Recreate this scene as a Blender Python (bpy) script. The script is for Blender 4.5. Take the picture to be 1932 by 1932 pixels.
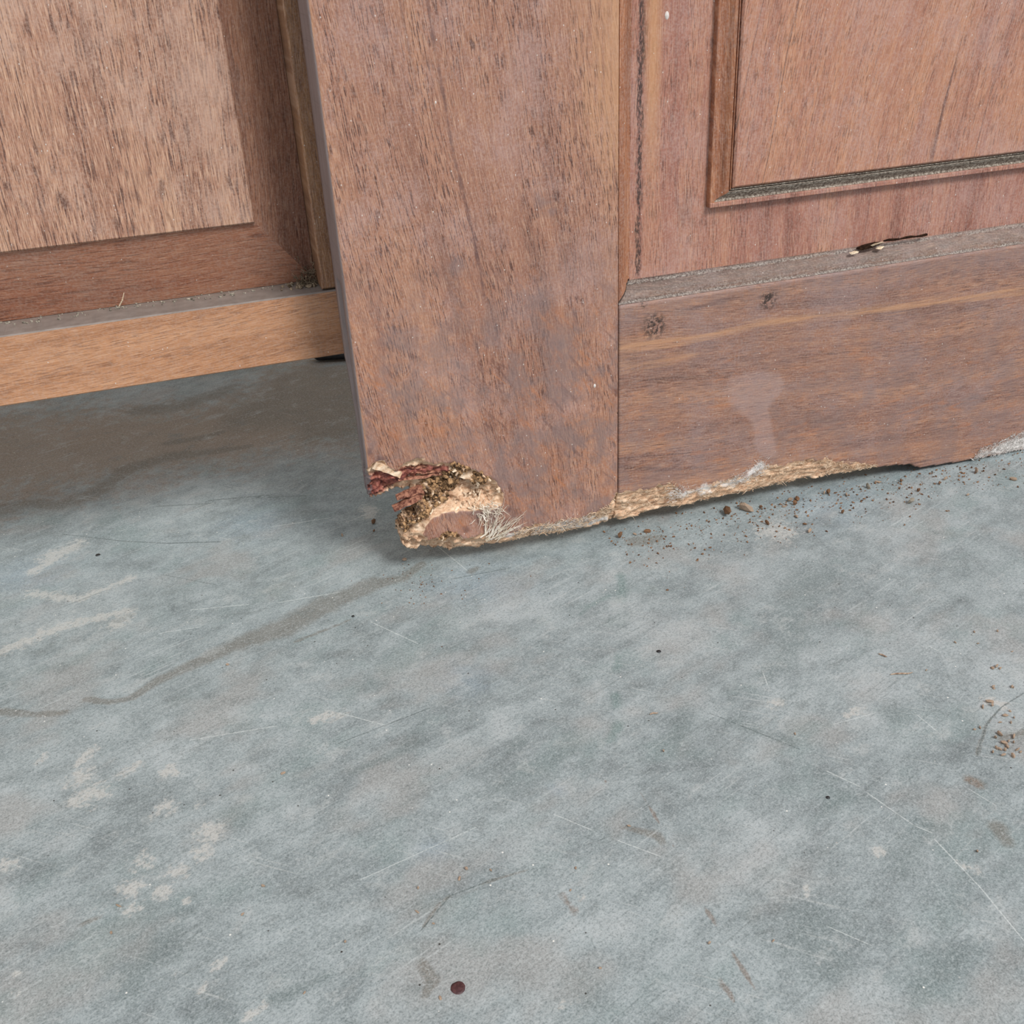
import bpy, math, random
import numpy as np
from mathutils import Matrix, Vector

for o in list(bpy.data.objects):
    bpy.data.objects.remove(o)
scene = bpy.context.scene
COL = scene.collection
rng = np.random.default_rng(7)
random.seed(7)

# ------------------------------------------------------------------ camera, sky, sun, exposure
cam_d = bpy.data.cameras.new('camera')
cam_d.sensor_width = 36.0
cam_d.lens = 1950.0 / 1932.0 * 36.0
cam_d.clip_start = 0.01
cam_o = bpy.data.objects.new('camera', cam_d)
COL.objects.link(cam_o)
right = Vector((0.948094, -0.314588, -0.046387))
down = Vector((-0.191343, -0.447882, -0.873378))
fwd = Vector((0.253978, 0.836921, -0.484829))
m = Matrix.Identity(4)
for i in range(3):
    m[i][0] = right[i]; m[i][1] = -down[i]; m[i][2] = -fwd[i]
m[0][3], m[1][3], m[2][3] = -0.0634, -0.44334, 0.2855
cam_o.matrix_world = m
scene.camera = cam_o

world = bpy.data.worlds.new('overcast_sky')
scene.world = world
world.use_nodes = True
bg = world.node_tree.nodes['Background']
bg.inputs[0].default_value = (0.90, 0.95, 1.0, 1)
bg.inputs[1].default_value = 0.86

sun_d = bpy.data.lights.new('sun', 'SUN')
sun_d.energy = 2.6
sun_d.angle = math.radians(16)
sun_d.color = (1.0, 0.985, 0.96)
sun_o = bpy.data.objects.new('sun', sun_d)
COL.objects.link(sun_o)
sun_o.rotation_euler = (Vector((-0.30, 0.74, -0.82))).to_track_quat('-Z', 'Y').to_euler()
sun_o.location = (1, -2, 2.5)

scene.cycles.max_bounces = 4
scene.cycles.diffuse_bounces = 2
scene.cycles.glossy_bounces = 2
scene.cycles.transmission_bounces = 0
vs = scene.view_settings
vs.view_transform = 'Standard'
vs.look = 'None'
vs.gamma = 1.0
vs.exposure = 0.05
vs.use_curve_mapping = False

# ------------------------------------------------------------------ measured layout (metres; door plane x,z or floor x,y, third = half width)
INTACT = [[-0.021,0.0843],[-0.0015,0.0683],[-0.0003,0.0672],[0.0032,0.071],[0.0088,0.0704],[0.0093,0.0675],[0.0139,0.064],[0.0185,0.0662],[0.0227,0.068],[0.0269,0.068],[0.0324,0.0643],[0.0414,0.0628],[0.0473,0.0596],[0.0555,0.055],[0.0636,0.0474],[0.0675,0.0405],[0.0661,0.035],[0.0633,0.0322],[0.0563,0.0328],[0.0477,0.0344],[0.0348,0.0357],[0.0298,0.0341],[0.0256,0.0307],[0.0244,0.0261],[0.0266,0.0228],[0.0338,0.0227],[0.0375,0.0241],[0.0444,0.0193],[0.0509,0.0191],[0.058,0.0194],[0.0687,0.0154],[0.0805,0.0184],[0.0981,0.0164],[0.1131,0.0163],[0.1252,0.0204],[0.1289,0.0275],[0.1405,0.0251],[0.1399,0.0711],[-0.0189,0.1]]
OUTLINE = [[-0.0178,0.1076],[-0.0011,0.0693],[-0.0007,0.0656],[-0.0008,0.0564],[0.0013,0.0489],[0.0036,0.0485],[0.0091,0.0499],[0.0136,0.051],[0.017,0.0506],[0.0201,0.0496],[0.0225,0.0491],[0.0234,0.0469],[0.0226,0.0444],[0.0238,0.04],[0.0226,0.036],[0.0184,0.0345],[0.0145,0.0309],[0.0135,0.0262],[0.0148,0.0195],[0.0168,0.0156],[0.0229,0.0156],[0.0329,0.0119],[0.0414,0.0093],[0.0444,0.0111],[0.0478,0.0113],[0.0534,0.0084],[0.0566,0.0095],[0.0638,0.0098],[0.0743,0.009],[0.0775,0.0095],[0.1024,0.007],[0.1258,0.0066],[0.1298,0.008],[0.1533,0.0044],[0.1515,0.0778]]
RED = [[0.0015,0.0559,0.0093],[0.0101,0.0579,0.0071],[0.0195,0.0594,0.0055],[0.0301,0.0593,0.0044],[0.0394,0.0583,0.0025]]
RED2 = [[0.013,0.0426,0.0022],[0.022,0.0442,0.0023]]
FRASS = [[0.0456,0.0585,0.0045],[0.0552,0.0506,0.0034],[0.0416,0.0519,0.0068],[0.033,0.0463,0.0068],[0.0256,0.039,0.0046],[0.0206,0.0355,0.0034],[0.015,0.0307,0.0029],[0.0352,0.023,0.0021],[0.0408,0.0236,0.0021]]
HOLLOW = [[0.0574,0.0412,0.0088],[0.0448,0.0393,0.0064],[0.053,0.0375,0.0059]]
RAILTOP = [[0.1282,0.0283],[0.1404,0.0264],[0.1528,0.0273],[0.1605,0.0266],[0.1687,0.0191],[0.1813,0.0213],[0.1941,0.0219],[0.2072,0.0209],[0.2167,0.0248],[0.2267,0.0241],[0.2469,0.0234],[0.2573,0.0213],[0.2717,0.0168],[0.2899,0.0114],[0.3085,0.007],[0.3217,0.0043]]
RAILBOT = [[0.1283,0.008],[0.1407,0.0075],[0.1563,0.0094],[0.1722,0.0095],[0.1916,0.01],[0.2147,0.0087],[0.2381,0.0095],[0.2587,0.0093],[0.2761,0.0091],[0.2866,0.01],[0.301,0.0092],[0.3139,0.0073],[0.3218,0.0036],[0.3461,0.0022],[0.3594,0.0017],[0.3972,-0.0008]]
BAND = [[0.1317,0.1079,0.0051],[0.1509,0.1063,0.0051],[0.1695,0.1064,0.0041],[0.206,0.1083,0.0036],[0.2705,0.1055,0.0038],[0.3729,0.1023,0.0042]]
BAND2 = [[0.1324,0.0982,0.0069],[0.1598,0.0979,0.0053],[0.1716,0.0974,0.0029]]
KNOTS = [[0.1492,0.1161,0.009],[0.212,0.1202,0.0071],[0.1433,0.1277,0.0027]]
DRIP = [[0.1847,0.0764],[0.1918,0.0849],[0.212,0.0836],[0.2233,0.0802],[0.2278,0.0729],[0.2245,0.0665],[0.2187,0.0599],[0.2211,0.0501],[0.2243,0.0401],[0.2262,0.0294],[0.2165,0.0281],[0.2093,0.0366],[0.2065,0.0529],[0.1931,0.0645]]
MOLD = [[0.3599,0.0009],[0.3641,0.0064],[0.375,0.0084],[0.3841,0.0109],[0.3943,0.0118],[0.4169,0.0117],[0.4203,-0.0017],[0.3973,-0.0012]]
STILEGRIME = [[0.0852,0.1361,0.0157],[0.0979,0.1173,0.0149],[0.0238,0.1289,0.0125],[0.0663,0.1222,0.0091],[0.0511,0.1593,0.0061],[0.0921,0.1825,0.0061],[0.097,0.1773,0.0039]]
STILEDARK = [[0.003,0.0755,0.0042],[0.0063,0.0712,0.0043],[0.0411,0.0631,0.0028],[0.0695,0.0309,0.003],[0.0677,0.0235,0.0036],[0.0464,0.0236,0.003]]
STILEORANGE = [[0.0105,0.0973,0.0104],[0.0212,0.1034,0.0065],[0.0466,0.1003,0.0058],[0.0646,0.0931,0.0049],[0.0272,0.0861,0.008],[0.0823,0.1275,0.0042],[0.0558,0.12,0.0026],[0.0356,0.0619,0.0056],[0.0928,0.0352,0.0091]]
VEIN = [[0.0467,0.2732],[0.0489,0.2483],[0.0518,0.2239],[0.0535,0.2068],[0.0578,0.1841],[0.0595,0.1747],[0.0637,0.1429]]
FUZZ = [[0.0689,0.0185],[0.0805,0.019],[0.0981,0.0164],[0.1131,0.0134],[0.1252,0.0139]]
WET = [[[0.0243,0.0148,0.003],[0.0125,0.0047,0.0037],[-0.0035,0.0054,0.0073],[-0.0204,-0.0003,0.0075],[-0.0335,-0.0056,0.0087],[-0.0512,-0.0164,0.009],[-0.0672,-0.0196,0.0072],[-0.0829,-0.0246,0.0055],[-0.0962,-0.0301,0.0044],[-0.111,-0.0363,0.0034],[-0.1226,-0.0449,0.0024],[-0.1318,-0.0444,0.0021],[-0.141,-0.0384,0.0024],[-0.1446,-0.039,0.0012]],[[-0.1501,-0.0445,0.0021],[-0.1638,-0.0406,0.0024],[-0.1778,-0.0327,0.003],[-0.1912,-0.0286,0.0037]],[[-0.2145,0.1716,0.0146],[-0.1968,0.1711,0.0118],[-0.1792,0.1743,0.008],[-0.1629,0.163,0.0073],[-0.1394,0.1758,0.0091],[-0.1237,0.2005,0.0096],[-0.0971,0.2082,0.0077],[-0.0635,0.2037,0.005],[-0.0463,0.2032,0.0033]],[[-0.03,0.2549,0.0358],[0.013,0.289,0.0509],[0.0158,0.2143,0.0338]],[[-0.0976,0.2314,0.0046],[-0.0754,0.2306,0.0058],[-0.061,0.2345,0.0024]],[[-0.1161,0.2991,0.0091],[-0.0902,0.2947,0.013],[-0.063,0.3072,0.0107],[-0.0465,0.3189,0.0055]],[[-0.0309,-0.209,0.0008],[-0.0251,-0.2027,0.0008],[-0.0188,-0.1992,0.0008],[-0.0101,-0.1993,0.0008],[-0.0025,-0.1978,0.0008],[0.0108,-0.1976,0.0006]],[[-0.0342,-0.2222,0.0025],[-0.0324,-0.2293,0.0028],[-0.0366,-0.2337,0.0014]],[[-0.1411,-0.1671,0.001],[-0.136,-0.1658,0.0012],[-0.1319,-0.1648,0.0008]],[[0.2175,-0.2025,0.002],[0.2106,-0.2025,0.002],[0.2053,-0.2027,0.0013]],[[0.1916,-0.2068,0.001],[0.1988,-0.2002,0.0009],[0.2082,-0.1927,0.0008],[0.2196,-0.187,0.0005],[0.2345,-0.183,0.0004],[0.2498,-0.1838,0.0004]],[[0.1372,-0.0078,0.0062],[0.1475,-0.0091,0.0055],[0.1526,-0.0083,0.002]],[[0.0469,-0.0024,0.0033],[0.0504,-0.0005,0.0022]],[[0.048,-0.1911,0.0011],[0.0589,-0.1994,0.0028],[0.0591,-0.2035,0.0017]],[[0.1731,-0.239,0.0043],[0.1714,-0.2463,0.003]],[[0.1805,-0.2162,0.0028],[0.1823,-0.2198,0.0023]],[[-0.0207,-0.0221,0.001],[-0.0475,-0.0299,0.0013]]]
PALE = [[[-0.1867,0.0127,0.0041],[-0.1686,0.0223,0.0046],[-0.1518,0.0274,0.0039],[-0.1343,0.0276,0.0029],[-0.1229,0.0295,0.0018]],[[-0.1716,0.065,0.0039],[-0.1476,0.0499,0.0034],[-0.1214,0.0607,0.0024]],[[-0.166,0.1025,0.006],[-0.1496,0.111,0.0044],[-0.1731,0.0878,0.0037]],[[-0.1304,0.0177,0.0049],[-0.1229,0.027,0.0036]],[[-0.1587,-0.0751,0.0022],[-0.157,-0.0708,0.0014]],[[-0.14,-0.076,0.0033],[-0.1431,-0.0812,0.0021]],[[-0.1418,-0.0905,0.0057]],[[-0.1383,-0.1016,0.0065],[-0.1444,-0.1029,0.0035]],[[-0.1266,-0.0941,0.0021],[-0.1212,-0.0913,0.0024]],[[-0.108,-0.1004,0.0041]],[[-0.1109,-0.1199,0.0041]],[[-0.1149,-0.1231,0.0019]],[[-0.0986,-0.1232,0.0022]],[[-0.0948,-0.1396,0.005]],[[-0.0982,-0.1482,0.0044]],[[-0.1073,-0.1541,0.0043]],[[-0.1193,-0.1444,0.004]],[[-0.1233,-0.1559,0.0042]],[[-0.1123,-0.1616,0.0038]],[[-0.1233,-0.1661,0.0031]],[[-0.1099,-0.176,0.0016]],[[-0.1051,-0.1691,0.0014]],[[-0.097,-0.1989,0.0024],[-0.0942,-0.1976,0.0011]],[[-0.1011,-0.2075,0.002]],[[-0.11,-0.1985,0.0011]],[[-0.1591,-0.1802,0.0015]],[[-0.1585,-0.1878,0.0015]],[[-0.0871,-0.2203,0.0014],[-0.0839,-0.2197,0.0014],[-0.0907,-0.2224,0.0014]],[[-0.1277,-0.1972,0.0011]],[[-0.048,-0.0895,0.0025],[-0.0421,-0.0896,0.003],[-0.0357,-0.0907,0.0025]],[[-0.1662,-0.1284,0.0036]],[[0.1362,-0.1511,0.0035]],[[0.164,-0.1676,0.0034],[0.1595,-0.1687,0.0016]],[[0.2105,-0.0272,0.0102]],[[0.219,-0.1821,0.0038],[0.2211,-0.1858,0.0027]],[[0.1274,-0.2334,0.0025]],[[0.1503,-0.2489,0.0018]],[[0.1533,-0.2525,0.0018]],[[0.0961,-0.2377,0.001],[0.0941,-0.2417,0.001]],[[0.0097,0.0863,0.0053],[0.0102,0.0779,0.0044]],[[0.0007,-0.2513,0.001],[0.0077,-0.251,0.001]],[[0.0229,-0.2161,0.0014]]]
HAZE = [[[0.0298,-0.0426,0.013],[0.0635,-0.0467,0.0132]],[[0.1044,-0.0682,0.0161],[0.1227,-0.0986,0.0181]],[[0.1817,-0.1552,0.0111]],[[-0.0787,-0.0748,0.0067]],[[0.1188,-0.2678,0.004]],[[0.0792,-0.2803,0.0066],[0.0878,-0.2853,0.0049]],[[0.0227,-0.1272,0.0047],[0.0252,-0.1158,0.0032]],[[-0.0347,-0.1421,0.0071]],[[-0.1473,-0.1249,0.0046],[-0.1528,-0.1255,0.0032]],[[0.1058,-0.1384,0.0059]],[[0.0929,-0.219,0.0164],[0.0829,-0.2254,0.012]],[[0.2131,-0.1307,0.0181]],[[0.2454,-0.1608,0.023]],[[0.1738,-0.0562,0.0175]],[[0.2658,-0.0548,0.0191]],[[0.0103,-0.1876,0.0105]],[[0.0288,-0.2309,0.0074]],[[-0.1694,0.0335,0.0178],[-0.1346,0.0498,0.0188]],[[-0.0422,-0.0892,0.0066]],[[-0.0629,-0.1401,0.0047]],[[-0.0398,0.1994,0.0066],[-0.023,0.1946,0.0055]],[[-0.1238,0.1728,0.0101],[-0.1041,0.1961,0.0064]],[[0.092,-0.2793,0.0068]],[[0.2146,-0.1904,0.0104],[0.2247,-0.1908,0.0105]]]
DAMP_SHADE = [[[-0.2313,0.2604,0.071],[-0.1372,0.2454,0.0553],[-0.0682,0.233,0.0447],[-0.0089,0.2453,0.0522],[0.026,0.2718,0.0668]]]  # brown stain, with the far door's shade and wood reflection painted in
DARK = [[[0.1162,-0.035,0.0025],[0.1125,-0.0467,0.0031],[0.108,-0.055,0.0034]],[[0.1038,-0.0503,0.0014],[0.0905,-0.0553,0.0017],[0.0844,-0.0601,0.0013]],[[0.0876,-0.0974,0.0024],[0.0827,-0.1058,0.0029]],[[0.0766,-0.1211,0.0025],[0.0734,-0.1274,0.0027]],[[0.0691,-0.1402,0.0031],[0.0623,-0.1478,0.002]],[[0.0956,-0.0694,0.0019]],[[0.2026,-0.0735,0.0122],[0.1783,-0.0936,0.0081],[0.1659,-0.1182,0.0105],[0.1409,-0.1331,0.004]],[[0.1162,-0.1587,0.0041],[0.1237,-0.1668,0.003],[0.1301,-0.176,0.002]],[[0.1773,-0.1757,0.0063]],[[0.0857,-0.2572,0.0126],[0.0853,-0.2668,0.0087]],[[0.1229,-0.2767,0.0053],[0.1095,-0.2838,0.0041]],[[0.1023,-0.1388,0.0038],[0.0833,-0.1627,0.0039],[0.0923,-0.1678,0.0029]],[[0.0129,-0.1544,0.0094]],[[-0.1147,-0.1839,0.0115],[-0.1248,-0.195,0.0074]],[[0.1335,-0.2069,0.0027],[0.1104,-0.215,0.0017]],[[0.1524,-0.231,0.0039],[0.1329,-0.2393,0.0061]],[[0.0096,-0.2507,0.0068]],[[0.0283,-0.1345,0.0026],[0.0223,-0.1389,0.0025]],[[-0.0209,-0.0746,0.0073]],[[-0.0102,-0.1195,0.0026],[-0.0245,-0.124,0.002],[-0.0402,-0.1276,0.0012]],[[-0.0482,-0.1487,0.0037]],[[-0.1821,-0.0104,0.0064]],[[-0.0634,-0.2157,0.0018],[-0.0738,-0.2179,0.0021],[-0.0837,-0.2182,0.0014]]]
BLUE = [[[-0.0192,-0.1763,0.0056]],[[0.0329,-0.1652,0.0033]],[[0.0197,-0.0867,0.0115]],[[-0.1731,0.0878,0.0163]],[[-0.054,0.0965,0.0174]],[[0.2526,-0.011,0.0248]],[[0.0463,-0.0141,0.0211]]]
RUST = [[[0.0626,-0.1778,0.0009],[0.0623,-0.1868,0.0011],[0.0615,-0.1966,0.0007]],[[0.0572,-0.199,0.0017]],[[0.0621,-0.2059,0.0008],[0.0637,-0.211,0.0006]],[[0.0601,-0.2349,0.0011],[0.0605,-0.2412,0.0011]],[[0.0611,-0.2274,0.0006],[0.0604,-0.2306,0.0006]],[[0.0598,-0.2526,0.0007],[0.06,-0.2595,0.0011],[0.0596,-0.2673,0.0007]],[[0.0508,-0.2577,0.0009],[0.0514,-0.2627,0.0014],[0.0522,-0.2682,0.0005]],[[0.0538,-0.1625,0.0007],[0.0516,-0.1693,0.0005]],[[0.1805,-0.2168,0.0021],[0.1813,-0.221,0.0016]],[[0.0171,-0.2127,0.002],[0.0189,-0.2204,0.0019]],[[0.1331,-0.0237,0.0011]]]
SCR = [[[0.1334,-0.1933,0.0003],[0.1401,-0.2047,0.0003]],[[0.1407,-0.2082,0.0003],[0.1466,-0.228,0.0003]],[[0.1466,-0.228,0.0003],[0.1501,-0.2331,0.0003]],[[0.1492,-0.2365,0.0003],[0.1496,-0.2591,0.0003]],[[0.1496,-0.2591,0.0003],[0.148,-0.2808,0.0003]],[[0.1856,-0.1793,0.0003],[0.1866,-0.1908,0.0003]],[[0.028,-0.1771,0.0002],[0.037,-0.188,0.0003]],[[0.0444,-0.1966,0.0002],[0.055,-0.2082,0.0003]],[[0.0938,-0.255,0.0002],[0.1021,-0.2654,0.0002]],[[0.1516,-0.1712,0.0002],[0.1704,-0.1712,0.0002]],[[-0.0452,0.0868,0.0004],[-0.0129,0.0844,0.0004]],[[-0.0991,-0.0834,0.0003],[-0.0645,-0.0877,0.0004]],[[-0.0937,0.0171,0.0004],[-0.0656,0.0111,0.0004]],[[-0.1095,0.0021,0.0003],[-0.0909,0.0002,0.0003]],[[-0.0516,0.0069,0.0004],[-0.0211,0.0047,0.0004]],[[-0.0058,0.0747,0.0004],[0.0108,0.081,0.0004]],[[-0.0377,-0.0891,0.0003],[-0.0212,-0.104,0.0003]],[[-0.0113,-0.0274,0.0003],[0.006,-0.0537,0.0003]],[[-0.0465,-0.1814,0.0002],[-0.0011,-0.1724,0.0002]],[[0.1768,-0.2207,0.0002],[0.1802,-0.2307,0.0002]],[[0.033,0.0435,0.0004],[0.0448,0.0001,0.0003]],[[0.1419,-0.1315,0.0003],[0.1394,-0.1392,0.0003]],[[0.2199,-0.1421,0.0003],[0.2211,-0.146,0.0003]]]
LINE = [[[-0.1587,0.1257,0.0004],[-0.1262,0.1037,0.0005]],[[-0.1262,0.1037,0.0005],[-0.1027,0.0913,0.0006]],[[-0.1027,0.0913,0.0007],[-0.0748,0.0814,0.0008]],[[-0.0761,0.1344,0.0007],[-0.0417,0.1269,0.0006]],[[-0.1057,0.1392,0.0005],[-0.077,0.1305,0.0005]],[[-0.0509,0.1265,0.0004],[-0.0205,0.117,0.0004]],[[-0.1053,0.0568,0.0003],[-0.0819,0.0378,0.0003]],[[-0.041,-0.1081,0.0003],[-0.0033,-0.1009,0.0004]],[[0.0347,-0.0055,0.0004],[0.0657,-0.0069,0.0004]],[[0.1094,-0.1489,0.0003],[0.1293,-0.1774,0.0003]],[[0.1916,-0.2068,0.0005],[0.1988,-0.2002,0.0005]],[[0.1988,-0.2002,0.0005],[0.2082,-0.1927,0.0005]],[[0.2082,-0.1927,0.0005],[0.2196,-0.187,0.0004]],[[0.2196,-0.187,0.0004],[0.2345,-0.183,0.0003]],[[0.2345,-0.183,0.0003],[0.2498,-0.1838,0.0003]],[[-0.0309,-0.209,0.0003],[-0.0188,-0.1992,0.0003]],[[-0.0188,-0.1992,0.0003],[-0.0025,-0.1978,0.0003]]]
CRUMBS = {"door": [[0.0095,0.0669,0.0038],[-0.0095,0.0608,0.0021],[0.008,0.0584,0.0021],[0.0168,0.022,0.0027],[0.1955,0.0008,0.007],[0.2071,0.0079,0.0064],[0.2399,0.0069,0.0039],[0.2349,0.0055,0.0039],[0.2595,-0.0016,0.0035],[0.2678,-0.0073,0.0026],[0.21,-0.0189,0.0032],[0.2264,-0.0345,0.0028],[0.2284,-0.0267,0.002],[0.2287,-0.0179,0.0025],[0.2353,-0.0056,0.003],[0.2289,-0.0055,0.0021],[0.254,-0.0242,0.0025],[0.3641,-0.0284,0.0036],[0.3232,-0.0164,0.0027],[0.3296,-0.0134,0.0027],[0.307,-0.0193,0.0026],[0.2839,-0.0044,0.0031],[0.3057,-0.0052,0.0023],[0.3289,-0.0336,0.0022],[0.1472,-0.001,0.0036],[0.1398,0.0033,0.002],[0.1311,0.0064,0.0036],[0.2931,0.0083,0.0027],[0.2166,0.0079,0.0022],[0.2573,0.0043,0.0022],[0.2624,-0.0219,0.0017],[0.3513,-0.0133,0.0032]],"right": [[0.2175,-0.1829,0.0027],[0.2171,-0.1849,0.0019],[0.2129,-0.1843,0.0019],[0.2076,-0.2003,0.0023],[0.2048,-0.2012,0.0018],[0.2059,-0.205,0.002],[0.2083,-0.2046,0.0015],[0.2117,-0.2033,0.0018],[0.2054,-0.207,0.002],[0.201,-0.2063,0.0017],[0.2017,-0.2072,0.002],[0.2031,-0.2084,0.0017],[0.1982,-0.2075,0.0015],[0.2007,-0.2104,0.0017],[0.2037,-0.2122,0.002],[0.2081,-0.2097,0.0017],[0.2081,-0.2113,0.0015],[0.2093,-0.206,0.0015],[0.2033,-0.1942,0.0013],[0.2007,-0.1943,0.0013],[0.2328,-0.1782,0.0017],[0.2257,-0.1754,0.0017],[0.2177,-0.1919,0.0018],[0.2199,-0.1942,0.0013],[0.2167,-0.1961,0.0013],[0.2128,-0.1945,0.0013],[0.2212,-0.1905,0.0013]],"upright": [[0.2363,-0.1648,0.002],[0.2342,-0.1648,0.0017],[0.237,-0.1663,0.0017],[0.2449,-0.1405,0.0012],[0.2547,-0.144,0.0012],[0.2318,-0.1439,0.0012],[0.2404,-0.1483,0.0012],[0.2502,-0.1585,0.0012],[0.2252,-0.1763,0.0011],[0.2331,-0.1787,0.0011],[0.2075,-0.1557,0.0012]],"left": [[-0.0791,-0.1723,0.0015],[-0.0871,-0.182,0.0014],[-0.1275,-0.1631,0.0015],[-0.1299,-0.1738,0.0012],[-0.0653,-0.1179,0.0015],[-0.0561,-0.2054,0.0009],[-0.0716,-0.2196,0.0007],[-0.08,-0.0366,0.0016]],"mid": [[-0.0283,-0.1925,0.0012],[-0.031,-0.2019,0.0012],[-0.0103,-0.1903,0.0017],[-0.0138,-0.1935,0.0012],[-0.027,-0.2086,0.0008],[-0.0024,-0.1938,0.0008],[-0.032,-0.2362,0.0009],[0.0512,-0.1921,0.0013],[0.0258,-0.2033,0.001],[0.0207,-0.2117,0.001],[0.0742,-0.2535,0.0011],[0.0546,-0.2473,0.0013],[0.0184,-0.2435,0.0009],[0.1591,-0.246,0.0013],[0.08,-0.1608,0.0017],[0.1335,-0.1706,0.001]]}
DROPS = [[-0.0259,-0.2345,0.0019],[0.1066,-0.1004,0.0014],[0.1259,-0.2054,0.0009],[-0.1394,0.0931,0.0017],[-0.0186,-0.0195,0.001]]
PEBBLE = [[0.2945,-0.0289,0.0038]]
SPLINT = [[[0.1956,-0.1387,0.0006],[0.1976,-0.142,0.0006]],[[0.1914,-0.1528,0.0005],[0.2008,-0.1554,0.0005]],[[0.0843,-0.1387,0.0007],[0.0878,-0.139,0.0007]]]
BLOBS = [[0.1513,0.2531,0.0016],[0.0476,0.2277,0.0006],[0.1173,0.0901,0.0011]]

# ------------------------------------------------------------------ numeric helpers
def lin(r, g, b):
    def f(c):
        c = c / 255.0
        return c / 12.92 if c <= 0.04045 else ((c + 0.055) / 1.055) ** 2.4
    return (f(r), f(g), f(b), 1.0)

def _hash(ix, iy, seed):
    n = (ix.astype(np.int64) * 374761393 + iy.astype(np.int64) * 668265263 + seed * 1442695041) & 0xffffffff
    n = ((n ^ (n >> 13)) * 1274126177) & 0xffffffff
    return ((n ^ (n >> 16)) & 0xffff) / 65535.0

def vnoise(x, y, seed=0):
    ix = np.floor(x); iy = np.floor(y); fx = x - ix; fy = y - iy
    fx = fx * fx * (3 - 2 * fx); fy = fy * fy * (3 - 2 * fy)
    a = _hash(ix, iy, seed); b = _hash(ix + 1, iy, seed); c = _hash(ix, iy + 1, seed); d = _hash(ix + 1, iy + 1, seed)
    return (a * (1 - fx) + b * fx) * (1 - fy) + (c * (1 - fx) + d * fx) * fy

def fbm(x, y, seed=0, octs=4, gain=0.5):
    s = 0; amp = 1; tot = 0
    for k in range(octs):
        s = s + amp * vnoise(x * 2 ** k, y * 2 ** k, seed + k * 17); tot += amp; amp *= gain
    return s / tot

def seg_field(x, y, pts):
    """1 at the centre of a stroke with varying half width, 0 at its edge, negative outside (clamped)."""
    best = np.full(x.shape, -1.5)
    if len(pts) == 1:
        px, py, w = pts[0]
        return np.maximum(best, 1 - np.hypot(x - px, y - py) / w)
    for (ax, ay, aw), (bx_, by_, bw) in zip(pts[:-1], pts[1:]):
        dx, dy = bx_ - ax, by_ - ay
        L2 = dx * dx + dy * dy + 1e-12
        t = np.clip(((x - ax) * dx + (y - ay) * dy) / L2, 0, 1)
        d = np.hypot(x - ax - t * dx, y - ay - t * dy)
        best = np.maximum(best, 1 - d / (aw + (bw - aw) * t))
    return best

def multi_field(x, y, strokes):
    best = np.full(x.shape, -1.5)
    for s in strokes:
        best = np.maximum(best, seg_field(x, y, s))
    return best

def poly_sd(x, y, poly):
    """signed distance, positive inside"""
    P = np.array(poly, float)
    inside = np.zeros(x.shape, bool)
    dist = np.full(x.shape, 1e9)
    n = len(P)
    for i in range(n):
        ax, ay = P[i]; bx_, by_ = P[(i + 1) % n]
        dx, dy = bx_ - ax, by_ - ay
        t = np.clip(((x - ax) * dx + (y - ay) * dy) / (dx * dx + dy * dy + 1e-15), 0, 1)
        dist = np.minimum(dist, np.hypot(x - ax - t * dx, y - ay - t * dy))
        c = ((ay > y) != (by_ > y))
        with np.errstate(divide='ignore', invalid='ignore'):
            xi = ax + (y - ay) * dx / (dy if dy != 0 else 1e-15)
        inside ^= c & (x < xi)
    return np.where(inside, dist, -dist)

def sstep(a, b, v):
    t = np.clip((v - a) / (b - a), 0, 1)
    return t * t * (3 - 2 * t)

# ------------------------------------------------------------------ mesh helpers
def mesh_obj(name, verts, faces, mat=None, parent=None, smooth=False, attrs=None):
    me = bpy.data.meshes.new(name)
    verts = np.asarray(verts, dtype=np.float32)
    if isinstance(faces, np.ndarray):
        nf, k = faces.shape
        me.vertices.add(len(verts)); me.vertices.foreach_set('co', verts.ravel())
        me.loops.add(nf * k); me.loops.foreach_set('vertex_index', faces.astype(np.int32).ravel())
        me.polygons.add(nf)
        me.polygons.foreach_set('loop_start', np.arange(0, nf * k, k, dtype=np.int32))
        me.polygons.foreach_set('loop_total', np.full(nf, k, dtype=np.int32))
        me.update(calc_edges=True)
    else:
        me.from_pydata([tuple(v) for v in verts], [], faces)
    me.validate()
    if attrs:
        for k2, v in attrs.items():
            a = me.attributes.new(k2, 'FLOAT', 'POINT')
            a.data.foreach_set('value', np.asarray(v, dtype=np.float32).ravel())
    if smooth:
        me.polygons.foreach_set('use_smooth', np.ones(len(me.polygons), bool))
    o = bpy.data.objects.new(name, me)
    COL.objects.link(o)
    if mat is not None:
        me.materials.append(mat)
    if parent is not None:
        o.parent = parent
    return o

def tag(o, label=None, cat=None, group=None, kind=None):
    if label: o['label'] = label
    if cat: o['category'] = cat
    if group: o['group'] = group
    if kind: o['kind'] = kind
    return o

def empty(name, loc=(0, 0, 0)):
    o = bpy.data.objects.new(name, None)
    o.empty_display_size = 0.05
    o.location = loc
    COL.objects.link(o)
    return o

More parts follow.
